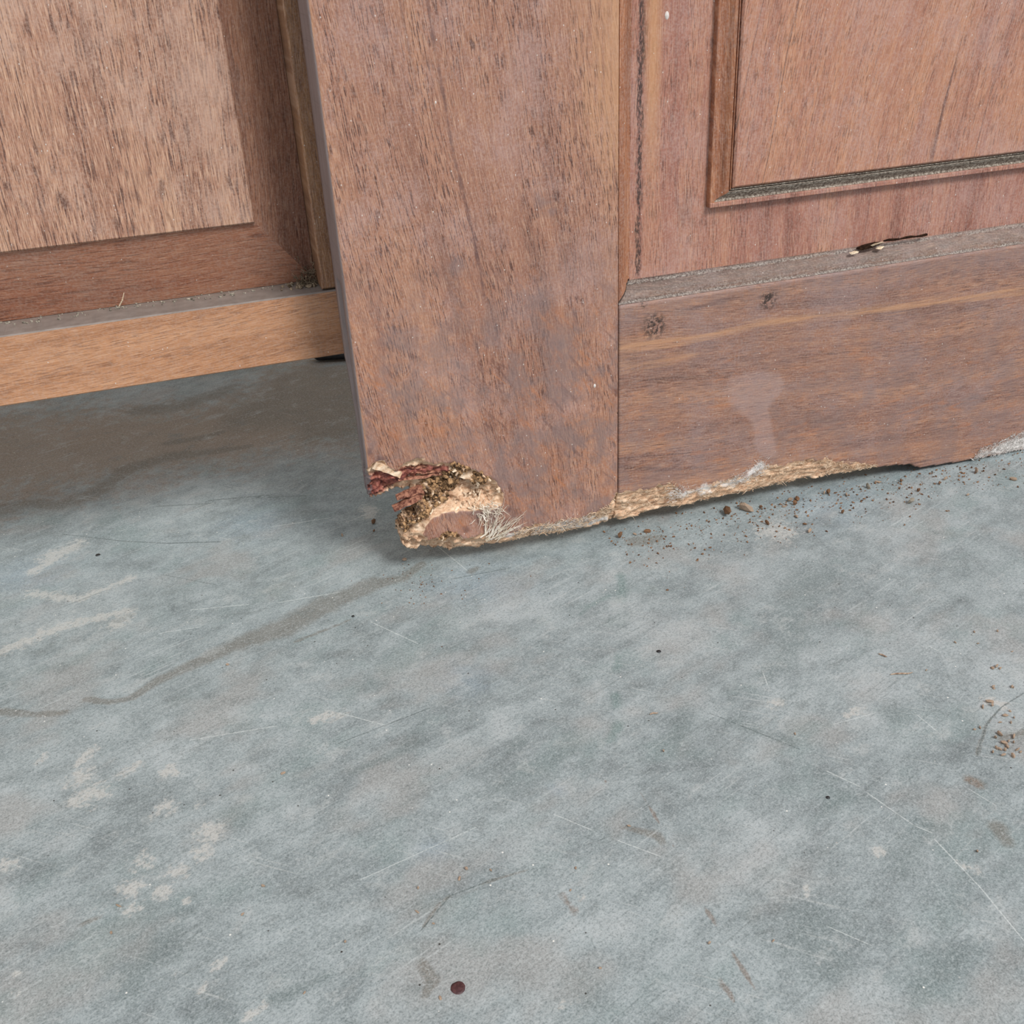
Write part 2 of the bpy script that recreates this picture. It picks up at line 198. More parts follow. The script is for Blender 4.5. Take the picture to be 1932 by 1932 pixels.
def box_vf(x0, x1, y0, y1, z0, z1, c=0.0):
    """box with chamfered front (y0) edges"""
    if c <= 0:
        v = [(x0, y0, z0), (x1, y0, z0), (x1, y0, z1), (x0, y0, z1), (x0, y1, z0), (x1, y1, z0), (x1, y1, z1), (x0, y1, z1)]
        f = [(0, 1, 2, 3), (5, 4, 7, 6), (4, 0, 3, 7), (1, 5, 6, 2), (3, 2, 6, 7), (4, 5, 1, 0)]
        return v, f
    v = [(x0 + c, y0, z0 + c), (x1 - c, y0, z0 + c), (x1 - c, y0, z1 - c), (x0 + c, y0, z1 - c),
         (x0, y0 + c, z0), (x1, y0 + c, z0), (x1, y0 + c, z1), (x0, y0 + c, z1),
         (x0, y1, z0), (x1, y1, z0), (x1, y1, z1), (x0, y1, z1)]
    f = [(0, 1, 2, 3), (9, 8, 11, 10)]
    for a in range(4):
        b = (a + 1) % 4
        f.append((a + 4, b + 4, b, a)); f.append((a + 8, b + 8, b + 4, a + 4))
    return v, f

def tube(path, radii, sides=5):
    """tube through a polyline; returns verts, faces"""
    path = [Vector(p) for p in path]
    n = len(path); vs_, fs = [], []
    up = Vector((0.31, 0.27, 0.91))
    for i, p in enumerate(path):
        t = (path[min(i + 1, n - 1)] - path[max(i - 1, 0)])
        if t.length < 1e-9: t = Vector((0, 0, 1))
        t.normalize()
        a = t.cross(up)
        if a.length < 1e-4: a = t.cross(Vector((1, 0, 0)))
        a.normalize(); b = t.cross(a)
        for k in range(sides):
            an = 2 * math.pi * k / sides
            vs_.append(tuple(p + (a * math.cos(an) + b * math.sin(an)) * radii[i]))
    for i in range(n - 1):
        for k in range(sides):
            k2 = (k + 1) % sides
            fs.append((i * sides + k, i * sides + k2, (i + 1) * sides + k2, (i + 1) * sides + k))
    fs.append(tuple(range(sides))[::-1]); fs.append(tuple((n - 1) * sides + k for k in range(sides)))
    return vs_, fs

def join_vf(parts):
    V, F = [], []
    for v, f in parts:
        o = len(V); V += list(v); F += [tuple(i + o for i in q) for q in f]
    return V, F

# ------------------------------------------------------------------ node helpers
class G:
    def __init__(self, name, dim='3D'):
        self.dim = dim
        self.mat = bpy.data.materials.new(name)
        self.mat.use_nodes = True
        self.t = self.mat.node_tree
        self.t.nodes.clear()
        self.out = self.t.nodes.new('ShaderNodeOutputMaterial')
        self.bsdf = self.t.nodes.new('ShaderNodeBsdfPrincipled')
        self.t.links.new(self.bsdf.outputs[0], self.out.inputs[0])
    def put(self, sock, v):
        if v is None: return
        if isinstance(v, bpy.types.NodeSocket): self.t.links.new(v, sock)
        else: sock.default_value = v
    def math(self, op, a, b=None, c=None, clamp=False):
        n = self.t.nodes.new('ShaderNodeMath'); n.operation = op; n.use_clamp = clamp
        self.put(n.inputs[0], a); self.put(n.inputs[1], b); self.put(n.inputs[2], c)
        return n.outputs[0]
    def mul(self, a, b): return self.math('MULTIPLY', a, b)
    def add(self, a, b): return self.math('ADD', a, b)
    def mix(self, f, a, b, mode='MIX'):
        n = self.t.nodes.new('ShaderNodeMix'); n.data_type = 'RGBA'; n.blend_type = mode; n.clamp_factor = True
        self.put(n.inputs[0], f); self.put(n.inputs[6], a); self.put(n.inputs[7], b)
        return n.outputs[2]
    def ramp(self, f, stops, interp='LINEAR'):
        n = self.t.nodes.new('ShaderNodeValToRGB'); n.color_ramp.interpolation = interp
        e = n.color_ramp.elements
        while len(e) < len(stops): e.new(0.5)
        for i, (p, c) in enumerate(stops): e[i].position = p; e[i].color = c
        self.put(n.inputs[0], f); return n.outputs[0]
    def rng(self, v, a, b, c=0.0, d=1.0, smooth=True):
        n = self.t.nodes.new('ShaderNodeMapRange')
        n.interpolation_type = 'SMOOTHSTEP' if smooth else 'LINEAR'
        self.put(n.inputs[0], v)
        for i, q in enumerate((a, b, c, d)): self.put(n.inputs[1 + i], q)
        return n.outputs[0]
    def noise(self, vec, scale=1.0, detail=2.0, rough=0.5, dist=0.0, dim=None):
        n = self.t.nodes.new('ShaderNodeTexNoise')
        n.noise_dimensions = dim or self.dim
        self.put(n.inputs['Vector'], vec); n.inputs['Scale'].default_value = scale
        n.inputs['Detail'].default_value = detail; n.inputs['Roughness'].default_value = rough
        n.inputs['Distortion'].default_value = dist
        return n.outputs[0]
    def voro(self, vec, scale, rand=1.0):
        n = self.t.nodes.new('ShaderNodeTexVoronoi')
        self.put(n.inputs['Vector'], vec); n.inputs['Scale'].default_value = scale
        n.inputs['Randomness'].default_value = rand
        return n.outputs['Distance'], n.outputs['Color']
    def comb(self, x, y, z):
        n = self.t.nodes.new('ShaderNodeCombineXYZ')
        for i, q in enumerate((x, y, z)): self.put(n.inputs[i], q)
        return n.outputs[0]
    def sep(self, v):
        n = self.t.nodes.new('ShaderNodeSeparateXYZ'); self.put(n.inputs[0], v); return n.outputs
    def obj(self): return self.t.nodes.new('ShaderNodeTexCoord').outputs['Object']
    def geo_n(self): return self.t.nodes.new('ShaderNodeNewGeometry').outputs['Normal']
    def attr(self, name):
        n = self.t.nodes.new('ShaderNodeAttribute'); n.attribute_name = name; return n.outputs['Fac']
    def vadd(self, a, b):
        n = self.t.nodes.new('ShaderNodeVectorMath'); n.operation = 'ADD'
        self.put(n.inputs[0], a); self.put(n.inputs[1], b); return n.outputs[0]
    def vscale(self, a, b):
        n = self.t.nodes.new('ShaderNodeVectorMath'); n.operation = 'MULTIPLY'
        self.put(n.inputs[0], a); self.put(n.inputs[1], b); return n.outputs[0]
    def bump(self, h, strength=0.3, dist=0.001):
        n = self.t.nodes.new('ShaderNodeBump'); n.inputs['Strength'].default_value = strength
        n.inputs['Distance'].default_value = dist; self.put(n.inputs['Height'], h); return n.outputs[0]
    def done(self, col, rough=0.6, spec=0.4, normal=None):
        self.put(self.bsdf.inputs['Base Color'], col)
        self.put(self.bsdf.inputs['Roughness'], rough)
        self.put(self.bsdf.inputs['Specular IOR Level'], spec)
        if normal is not None: self.put(self.bsdf.inputs['Normal'], normal)
        return self.mat

def wood(name, axis, dark, mid, light, seed=0.0, slope=0.0, warp=0.010, band=95.0, pore=0.7, dust=0.35,
         dust_col=(150, 132, 130), up_dust=0.0, rough=0.55, spec=0.4, vein=0.6, extra=None, pore_scale=1.0, speck=0.8, edge_dust=0.0, fibre=0.28):
    g = G(name)
    P = g.obj(); x, y, z = g.sep(P)
    if axis == 'Z': ac, al = x, z
    else: ac, al = z, x
    # slow drift of the grain direction
    dr = g.noise(g.comb(g.mul(ac, 7), g.add(g.mul(al, 5), seed), 0.0), 1.0, 1.0, dim='2D')
    ac2 = g.add(g.add(ac, g.mul(al, slope)), g.mul(g.math('SUBTRACT', dr, 0.5), warp * 2))
    dep = g.mul(y, 20)
    b1 = g.noise(g.comb(g.mul(ac2, band), g.mul(al, band * 0.055), g.add(dep, seed)), 1.0, 3.0, 0.55)
    b2 = g.noise(g.comb(g.mul(ac2, band * 5.5), g.mul(al, band * 0.16), g.add(dep, seed + 5)), 1.0, 2.0, 0.6)
    b0 = g.noise(g.comb(g.mul(ac2, band * 0.25), g.add(g.mul(al, 4.0), seed * 3 + 9), 0.0), 1.0, 2.0, dim='2D')
    t = g.add(g.add(g.mul(b1, 0.5), g.mul(b2, 0.28)), g.mul(b0, 0.32))
    col = g.ramp(t, [(0.33, lin(*dark)), (0.52, lin(*mid)), (0.74, lin(*light))])
    # dark veins
    v = g.noise(g.comb(g.mul(ac2, 30), g.add(g.mul(al, 1.6), seed * 5 + 3), 0.0), 1.0, 1.5, dim='2D')
    vm = g.noise(g.comb(g.mul(ac2, 40), g.add(g.mul(al, 9), seed * 7), 0.0), 1.0, 1.0, dim='2D')
    vein_m = g.mul(g.rng(g.math('ABSOLUTE', g.math('SUBTRACT', v, 0.5)), 0.0085, 0.001), g.rng(vm, 0.45, 0.62))
    col = g.mix(g.mul(vein_m, vein), col, lin(74, 50, 52))
    # pores: short dashes along the grain
    ps = pore_scale
    p = g.noise(g.comb(g.mul(ac2, 1900 * ps), g.add(g.mul(al, 140 * ps), seed * 11), 0.0), 1.0, 1.0, dim='2D')
    pd = g.noise(g.comb(g.mul(ac2, 120), g.add(g.mul(al, 12), seed * 13), 0.0), 1.0, 1.0, dim='2D')
    pm = g.mul(g.rng(p, 0.56, 0.66), g.rng(pd, 0.30, 0.60))
    fb = g.noise(g.comb(g.mul(ac2, 2600), g.add(g.mul(al, 130), seed * 17), 0.0), 1.0, 2.0, 0.6, dim='2D')
    col = g.mix(g.rng(fb, 0.52, 0.34, 0.0, fibre), col, lin(92, 60, 48))
    col = g.mix(g.rng(fb, 0.54, 0.70, 0.0, fibre), col, lin(214, 178, 150))
    col = g.mix(g.mul(pm, pore), col, lin(80, 50, 42))
    hgt = g.math('SUBTRACT', 0.5, g.mul(g.rng(p, 0.56, 0.66), 0.55))
    # greyish dust film in cloudy patches, fine speckle
    dn = g.noise(g.vadd(P, (seed, seed, 0)), 30.0, 4.0, 0.68)
    fine = g.noise(P, 900.0, 2.0, 0.7)
    dm = g.mul(g.rng(g.add(dn, g.mul(g.math('SUBTRACT', fine, 0.5), 0.35)), 0.42, 0.72), dust)
    col = g.mix(dm, col, lin(*dust_col))
    col = g.mix(g.mul(g.rng(fine, 0.40, 0.66), 0.16), col, lin(196, 172, 160))
    if extra:
        col, hgt = extra(g, P, x, y, z, col, hgt, fine)
    # pale specks
    sd, sc = g.voro(g.vscale(P, (420, 420, 300)), 1.0)
    sr = g.sep(sc)[0]
    sm = g.mul(g.rng(sd, 0.14, 0.06), g.rng(sr, 0.80, 0.90))
    col = g.mix(g.mul(sm, speck), col, lin(214, 204, 196))
    if edge_dust > 0:
        nxx = g.sep(g.geo_n())[0]
        em = g.mul(g.rng(g.add(nxx, g.mul(g.math('SUBTRACT', dn, 0.5), 0.6)), -0.45, -0.75), g.mul(g.rng(x, 0.0032, 0.0014), edge_dust))
        col = g.mix(em, col, g.mix(g.noise(g.vscale(P, (300, 300, 40)), 1.0, 3.0), lin(104, 94, 94), lin(150, 140, 140)))
    if up_dust > 0:
        nz = g.sep(g.geo_n())[2]
        um = g.mul(g.rng(g.add(nz, g.mul(g.math('SUBTRACT', fine, 0.5), 0.5)), 0.25, 0.62), up_dust)
        dc = g.mix(g.noise(P, 160.0, 3.0, 0.6), lin(92, 86, 82), lin(150, 142, 136))
        col = g.mix(um, col, dc)
    return g.done(col, rough, spec, g.bump(hgt, 0.35, 0.0006))

# ------------------------------------------------------------------ materials of the near door
W_D, W_M, W_L = (110, 72, 58), (152, 106, 86), (176, 128, 100)

def make_rot_layers(PALE_STRETCH, SW):
  def rot_layers(g, P, x, y, z, col, hgt, fine):
      """weathered, rotten and mouldy zones with shapes of their own (vertex fields broken up by noise)"""
      n1 = g.noise(P, 260.0, 4.0, 0.65)
      n2 = g.noise(P, 90.0, 3.0, 0.6)
      c1 = g.math('SUBTRACT', n1, 0.5); c2 = g.math('SUBTRACT', n2, 0.5)
      def m(name, k, lo=0.0, hi=0.25):
          return g.rng(g.add(g.attr(name), g.mul(g.add(c1, c2), k)), lo, hi)
      col = g.mix(g.mul(g.rng(g.add(g.attr('orange'), g.mul(g.math('SUBTRACT', g.noise(g.vscale(P, (150, 150, 45)), 1.0, 4.0, 0.6), 0.5), 2.2)), 0.0, 1.2), 0.55), col, lin(170, 108, 70))
      sw = g.noise(g.comb(g.mul(g.add(g.mul(x, SW[0]), g.mul(z, SW[1])), 260), g.mul(g.add(g.mul(z, SW[2]), g.mul(x, SW[3])), 40), 3.0), 1.0, 4.0, 0.6, 0.9)
      lowm = g.mul(g.attr('low'), 1.0)
      col = g.mix(g.mul(g.rng(sw, 0.55, 0.68), g.mul(lowm, 0.5)), col, lin(176, 112, 72))
      col = g.mix(g.mul(g.rng(sw, 0.44, 0.33), g.mul(lowm, 0.5)), col, lin(98, 66, 60))
      pt = g.noise(P, 55.0, 5.0, 0.72)
      col = g.mix(g.mul(g.rng(pt, 0.42, 0.62), g.mul(lowm, 0.68)), col, lin(126, 106, 102))
      col = g.mix(g.mul(m('grime', 1.6, 0.0, 1.0), 0.5), col, lin(124, 106, 104))
      col = g.mix(g.mul(m('dark_tone', 1.6, 0.0, 0.9), 0.6), col, lin(86, 62, 62))
      col = g.mix(g.mul(g.rng(g.add(g.attr('pale'), g.mul(g.math('SUBTRACT', g.noise(g.vscale(P, PALE_STRETCH), 1.0, 3.0, 0.6), 0.5), 2.0)), 0.0, 1.1), 0.62), col, lin(192, 144, 106))
      col = g.mix(g.mul(m('drip', 0.5, 0.0, 0.8), 0.30), col, lin(172, 150, 146))
      kn = g.noise(P, 420.0, 4.0, 0.7)
      km = g.mul(g.rng(g.attr('knot'), 0.0, 0.7), g.rng(kn, 0.46, 0.54))
      col = g.mix(g.mul(km, 0.9), col, lin(46, 36, 32))
      # raw rotten wood
      fib = g.noise(g.vscale(P, (180, 180, 900)), 1.0, 3.0, 0.65)
      fib2 = g.noise(g.vscale(P, (260, 200, 260)), 1.0, 4.0, 0.7)
      raw = g.ramp(g.add(g.mul(fib, 0.5), g.mul(fib2, 0.5)), [(0.30, lin(128, 90, 66)), (0.42, lin(192, 150, 118)), (0.55, lin(220, 186, 154)), (0.72, lin(240, 220, 198))])
      holes = g.rng(g.noise(P, 700.0, 2.0, 0.6), 0.36, 0.29)
      raw = g.mix(g.mul(holes, 0.8), raw, lin(62, 40, 28))
      redf = g.ramp(fib, [(0.34, lin(78, 38, 34)), (0.52, lin(142, 78, 66)), (0.70, lin(186, 126, 104))])
      raw = g.mix(m('red', 0.5, 0.05, 0.35), raw, redf)
      fr = g.ramp(g.noise(P, 620.0, 3.0, 0.7), [(0.36, lin(34, 23, 17)), (0.50, lin(104, 74, 50)), (0.64, lin(200, 162, 122))])
      raw = g.mix(g.mul(m('frass', 0.5, 0.0, 0.4), 0.92), raw, fr)
      rm = g.rng(g.add(g.attr('rot'), g.mul(c1, 0.0010)), -0.0002, 0.0003)
      col = g.mix(rm, col, raw)
      mm = g.rng(g.add(g.attr('mold'), g.mul(g.add(c1, c2), 1.2)), 0.0, 0.6)
      col = g.mix(g.mul(mm, 0.95), col, lin(230, 225, 221))
      hgt = g.add(hgt, g.mul(g.rng(g.attr('rot'), 0.0, 0.0004), g.add(g.mul(fib2, 1.3), g.mul(fib, 0.8))))
      return col, hgt
  return rot_layers

M_stile = wood('stile_wood', 'Z', W_D, W_M, W_L, seed=1.7, slope=0.12, pore=0.9, fibre=0.34, dust=0.42, dust_col=(176, 146, 140), extra=make_rot_layers((600, 600, 30), (1.0, 0.75, 1.0, -0.6)), vein=0.4, edge_dust=0.9)
M_rail = wood('rail_wood', 'X', (88, 60, 52), (138, 98, 82), (172, 124, 94), seed=4.2, slope=0.03, band=120, pore=0.55, dust=0.5, extra=make_rot_layers((30, 600, 600), (-0.05, 1.0, 0.0, 1.0)), dust_col=(140, 122, 122), pore_scale=0.8)

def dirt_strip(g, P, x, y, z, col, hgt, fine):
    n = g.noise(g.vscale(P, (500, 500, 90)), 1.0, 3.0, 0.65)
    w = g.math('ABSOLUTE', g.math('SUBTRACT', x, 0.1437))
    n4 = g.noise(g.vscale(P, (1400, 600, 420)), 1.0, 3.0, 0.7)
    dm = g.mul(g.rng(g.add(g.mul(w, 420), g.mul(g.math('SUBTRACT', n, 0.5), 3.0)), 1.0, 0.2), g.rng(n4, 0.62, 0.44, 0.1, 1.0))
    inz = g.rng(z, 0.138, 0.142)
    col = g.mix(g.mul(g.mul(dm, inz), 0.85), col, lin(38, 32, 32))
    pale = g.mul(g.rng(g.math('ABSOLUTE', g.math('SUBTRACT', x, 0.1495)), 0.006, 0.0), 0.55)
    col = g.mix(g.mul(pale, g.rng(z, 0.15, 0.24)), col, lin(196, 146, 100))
    return col, hgt
M_panel = wood('panel_wood', 'Z', (112, 66, 56), (158, 106, 90), (182, 130, 102), seed=7.9, slope=-0.03, pore=0.6, dust=0.35, dust_col=(176, 144, 138), extra=dirt_strip, vein=0.35, speck=0.9)
M_field = wood('field_wood', 'Z', (116, 72, 58), (164, 112, 92), (188, 134, 102), seed=12.9, slope=-0.14, pore=0.55, dust=0.35, dust_col=(178, 146, 140), vein=0.7)
M_mould = wood('moulding_wood', 'Z', (96, 56, 38), (150, 94, 64), (178, 120, 84), seed=14.1, pore=0.3, dust=0.2, vein=0.2, band=160)

def grit(g, P, x, y, z, col, hgt, fine):
    n = g.noise(g.vscale(P, (160, 500, 500)), 1.0, 4.0, 0.7)
    sp = g.noise(P, 1100.0, 2.0, 0.6)
    dc = g.ramp(sp, [(0.36, lin(52, 46, 42)), (0.52, lin(104, 95, 88)), (0.68, lin(156, 148, 140))])
    l1 = g.rng(g.math('ABSOLUTE', g.math('SUBTRACT', z, 0.1298)), 0.0011, 0.0003)
    l2 = g.rng(g.math('ABSOLUTE', g.math('SUBTRACT', z, 0.1371)), 0.0010, 0.0002)
    l3 = g.rng(g.math('ABSOLUTE', g.math('SUBTRACT', z, 0.1395)), 0.0007, 0.0001)
    lm = g.math('MAXIMUM', g.math('MAXIMUM', l1, l2), l3)
    col = g.mix(g.rng(n, 0.38, 0.66, 0.05, 0.45), col, dc)
    return g.mix(g.mul(g.mul(lm, 0.55), g.rng(n, 0.30, 0.55)), col, g.mix(g.rng(sp, 0.36, 0.66), lin(70, 62, 58), lin(190, 182, 172))), hgt
M_mould_dusty = wood('dusty_moulding_wood', 'X', (80, 58, 50), (116, 90, 78), (142, 112, 94), seed=16.6, pore=0.3, dust=0.5, vein=0.2, band=160, extra=grit, up_dust=0.25, rough=0.75)
def cake(g, P, x, y, z, col, hgt, fine):
    sp = g.noise(P, 800.0, 4.0, 0.7)
    dc = g.ramp(sp, [(0.34, lin(70, 62, 56)), (0.50, lin(142, 132, 120)), (0.66, lin(200, 192, 178))])
    return g.mix(0.88, col, dc), g.add(hgt, g.mul(sp, 3.0))
M_cake = wood('caked_dust', 'X', (94, 64, 54), (136, 104, 88), (160, 126, 104), seed=18.6, extra=cake, rough=0.9, spec=0.1)

# materials of the far door
M_fstile = wood('far_stile_wood', 'Z', (84, 54, 38), (140, 98, 66), (182, 134, 92), seed=21.0, pore=0.4, dust=0.1, band=240, vein=0.4)
M_frail = wood('far_rail_wood', 'X', (134, 88, 58), (176, 124, 88), (200, 148, 110), seed=24.5, slope=-0.06, pore=0.35, dust=0.12, dust_col=(170, 140, 118), up_dust=0.92, vein=0.4, band=110, pore_scale=0.8)
M_ffield = wood('far_field_wood', 'Z', (126, 84, 66), (172, 126, 102), (200, 158, 128), seed=28.2, slope=0.05, pore=0.85, dust=0.6, dust_col=(190, 156, 138), pore_scale=0.6, vein=0.3, fibre=0.62)
M_fbevel = wood('far_bevel_wood_shaded', 'Z', (92, 58, 46), (134, 92, 74), (158, 112, 88), seed=31.0, pore=0.5, dust=0.3, dust_col=(140, 118, 108), vein=0.4, pore_scale=0.7)  # darker than the low bevels: side shade put into the wood colour
M_fbevel_h = wood('far_bevel_wood_low', 'X', (106, 62, 46), (152, 98, 74), (172, 120, 92), seed=33.0, pore=0.4, dust=0.3, dust_col=(152, 126, 112), vein=0.3, pore_scale=0.6)

def plain(name, c1, c2, scale=600.0, rough=0.8, spec=0.25, bump=0.4):
    g = G(name); P = g.obj(); n = g.noise(P, scale, 4.0, 0.65)
    return g.done(g.mix(g.rng(n, 0.34, 0.66), lin(*c1), lin(*c2)), rough, spec, g.bump(n, bump, 0.001))
M_crumb_tan = plain('tan_crumb', (126, 100, 82), (192, 170, 148))
M_crumb_brown = plain('brown_crumb', (70, 48, 36), (150, 112, 82))
M_crumb_grey = plain('grey_crumb', (96, 88, 78), (176, 166, 150))
M_frass = plain('frass', (48, 33, 24), (190, 150, 110), 420.0, 0.95, 0.1)
M_thread = plain('white_thread', (206, 190, 168), (240, 230, 216), 300.0, 0.9, 0.1)
M_fuzz = plain('white_mould', (206, 198, 192), (236, 231, 226), 300.0, 0.95, 0.05)
M_fibre = plain('tan_fibre', (204, 168, 136), (238, 216, 190), 300.0, 0.9, 0.1)
M_splinter = plain('red_splinter', (92, 52, 44), (182, 128, 104), 500.0, 0.85, 0.2)
M_torn = plain('torn_wood', (196, 170, 140), (236, 216, 190), 500.0, 0.85, 0.2)
M_black = plain('black_rubber', (18, 18, 20), (40, 40, 42), 300.0, 0.45, 0.5)
M_maroon = plain('maroon_paint', (62, 36, 38), (84, 54, 54), 900.0, 0.5, 0.4, 0.15)
M_blackdrop = plain('black_paint', (22, 24, 26), (40, 42, 44), 900.0, 0.4, 0.5, 0.15)
M_white = plain('white_paint', (196, 184, 176), (226, 220, 214), 500.0, 0.6, 0.4, 0.1)
M_web = plain('dusty_web', (84, 70, 56), (156, 138, 116), 500.0, 0.95, 0.1)
M_wall = plain('unseen_wall_plaster', (150, 128, 106), (172, 150, 128), 14.0, 0.9, 0.2, 0.2)  # warm tone so the unseen wall bounces brown light under the far door

# floor
def floor_mat():
    g = G('polished_cement', '2D')
    P = g.obj()
    x, y, z = g.sep(P)
    # trowel direction runs slightly oblique to the doors
    u = g.add(g.mul(x, 0.93), g.mul(y, 0.36)); v = g.add(g.mul(x, -0.36), g.mul(y, 0.93))
    Q = g.comb(u, g.mul(v, 1.45), 0.0)
    a = g.noise(Q, 9.0, 4.0, 0.58, 0.6)
    b = g.noise(g.vadd(Q, (3.1, 1.7, 0)), 26.0, 4.0, 0.62, 0.8)
    c = g.noise(g.vadd(Q, (8.1, 5.7, 0)), 80.0, 4.0, 0.7)
    st = g.noise(g.comb(g.mul(u, 40), g.mul(v, 420), 0.0), 1.0, 3.0, 0.6)
    f = g.noise(P, 1500.0, 2.0, 0.6)
    t = g.add(g.add(g.mul(a, 0.26), g.mul(b, 0.34)), g.add(g.mul(c, 0.32), g.mul(st, 0.08)))
    col = g.ramp(t, [(0.35, lin(104, 113, 115)), (0.46, lin(130, 140, 142)), (0.54, lin(146, 156, 158)), (0.67, lin(168, 176, 178))])
    warm = g.noise(g.vadd(Q, (1.3, 9.2, 0)), 17.0, 3.0, 0.6)
    col = g.mix(g.rng(warm, 0.50, 0.70, 0, 0.6), col, lin(148, 146, 143))
    green = g.noise(g.vadd(Q, (5.3, 2.2, 0)), 21.0, 3.0, 0.6)
    col = g.mix(g.rng(green, 0.52, 0.72, 0, 0.42), col, lin(114, 133, 132))
    n1 = g.noise(P, 150.0, 5.0, 0.65); n2 = g.noise(P, 45.0, 4.0, 0.6); n3 = g.noise(Q, 330.0, 4.0, 0.7)
    c1 = g.math('SUBTRACT', n1, 0.5); c2 = g.math('SUBTRACT', n2, 0.5); c3 = g.math('SUBTRACT', n3, 0.5)
    br = g.add(g.mul(c1, 1.0), g.mul(c2, 0.8))
    def mk(name, k, lo, hi, amt):
        return g.mul(g.rng(g.add(g.attr(name), g.mul(br, k)), lo, hi), amt)
    col = g.mix(mk('blue', 1.8, -0.8, 1.2, 0.30), col, lin(136, 156, 172))
    col = g.mix(mk('dark', 2.4, -0.9, 1.2, 0.55), col, lin(96, 110, 110))
    col = g.mix(g.mul(g.rng(g.add(g.attr('green'), g.mul(br, 2.0)), -0.5, 1.1), 0.6), col, lin(86, 114, 110))
    col = g.mix(mk('haze', 2.4, -0.7, 1.2, 0.40), col, lin(176, 181, 182))
    col = g.mix(mk('damp_shade', 2.0, -0.8, 0.5, 0.80), col, lin(142, 121, 101))  # stain plus painted brown shade under the far door
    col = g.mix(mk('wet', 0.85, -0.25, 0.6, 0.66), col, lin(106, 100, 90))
    pm = g.mul(g.rng(g.add(g.attr('pale'), g.mul(g.add(c1, g.mul(c3, 1.6)), 2.6)), -0.15, 0.7), 0.78)
    col = g.mix(mk('pale', 2.0, -0.9, 0.9, 0.22), col, lin(178, 180, 178))
    col = g.mix(pm, col, lin(184, 183, 178))
    col = g.mix(mk('rust', 1.8, -0.1, 0.7, 0.66), col, lin(116, 96, 80))
    # hairline scratches and dark scrapes: signed distance fields
    sn = g.noise(P, 420.0, 2.0)
    s1 = g.mul(g.rng(g.math('ABSOLUTE', g.attr('scr_d')), 1.15, 0.35), g.rng(g.add(g.attr('scr_m'), g.mul(sn, 0.6)), 0.4, 0.6))
    col = g.mix(g.mul(s1, 0.6), col, lin(206, 212, 210))
    s2 = g.mul(g.rng(g.math('ABSOLUTE', g.attr('line_d')), 1.15, 0.35), g.rng(g.add(g.attr('line_m'), g.mul(sn, 0.9)), 0.45, 0.7))
    col = g.mix(g.mul(s2, 0.7), col, lin(66, 78, 78))
    # faint wiped scuffs in two directions
    k1 = g.noise(g.comb(g.mul(u, 22), g.mul(v, 700), 1.0), 1.0, 2.0, 0.5)
    k2 = g.noise(g.comb(g.mul(g.add(x, g.mul(y, -0.8)), 26), g.mul(g.add(y, g.mul(x, 0.8)), 620), 4.0), 1.0, 2.0, 0.5)
    km = g.noise(P, 14.0, 3.0)
    col = g.mix(g.mul(g.rng(k1, 0.62, 0.74), g.rng(km, 0.45, 0.65, 0.0, 0.45)), col, lin(184, 190, 190))
    col = g.mix(g.mul(g.rng(k2, 0.64, 0.76), g.rng(km, 0.55, 0.35, 0.0, 0.40)), col, lin(186, 190, 188))
    col = g.mix(g.mul(g.rng(k1, 0.36, 0.26), g.rng(km, 0.58, 0.38, 0.0, 0.40)), col, lin(92, 102, 102))
    bl = g.noise(g.vadd(Q, (2.2, 7.7, 0)), 48.0, 5.0, 0.72)
    col = g.mix(g.rng(bl, 0.56, 0.72, 0.0, 0.45), col, lin(172, 176, 175))
    col = g.mix(g.rng(bl, 0.43, 0.28, 0.0, 0.45), col, lin(104, 112, 112))
    # grain and specks
    gm = g.noise(Q, 620.0, 3.0, 0.75)
    col = g.mix(g.rng(gm, 0.52, 0.70, 0.0, 0.38), col, lin(184, 192, 193))
    col = g.mix(g.rng(gm, 0.48, 0.30, 0.0, 0.45), col, lin(86, 98, 98))
    col = g.mix(g.rng(f, 0.40, 0.62, 0.0, 0.18), col, lin(184, 192, 192))
    col = g.mix(g.rng(f, 0.46, 0.30, 0.0, 0.28), col, lin(84, 94, 94))
    sd, sc = g.voro(P, 240.0); sr = g.sep(sc)
    col = g.mix(g.mul(g.rng(sd, 0.11, 0.05), g.rng(sr[0], 0.88, 0.93)), col, lin(222, 222, 216))
    col = g.mix(g.mul(g.rng(sd, 0.12, 0.06), g.rng(sr[1], 0.90, 0.95)), col, lin(60, 60, 58))
    h = g.add(g.mul(f, 0.12), g.mul(st, 0.25))
    rough = g.rng(n2, 0.3, 0.7, 0.46, 0.62)
    return g.done(col, rough, 0.35, g.bump(h, 0.25, 0.0008))
M_floor = floor_mat()

# ------------------------------------------------------------------ structure: floor, and an unseen wall added behind to block light
def axis_pts(a, b, fine, lo, hi):
    pts = list(np.arange(a, b + 1e-9, fine))
    k = fine; p = b
    while p < hi: k *= 1.6; p += k; pts.append(min(p, hi))
    k = fine; p = a; pre = []
    while p > lo: k *= 1.6; p -= k; pre.append(max(p, lo))
    return np.array(pre[::-1] + pts)

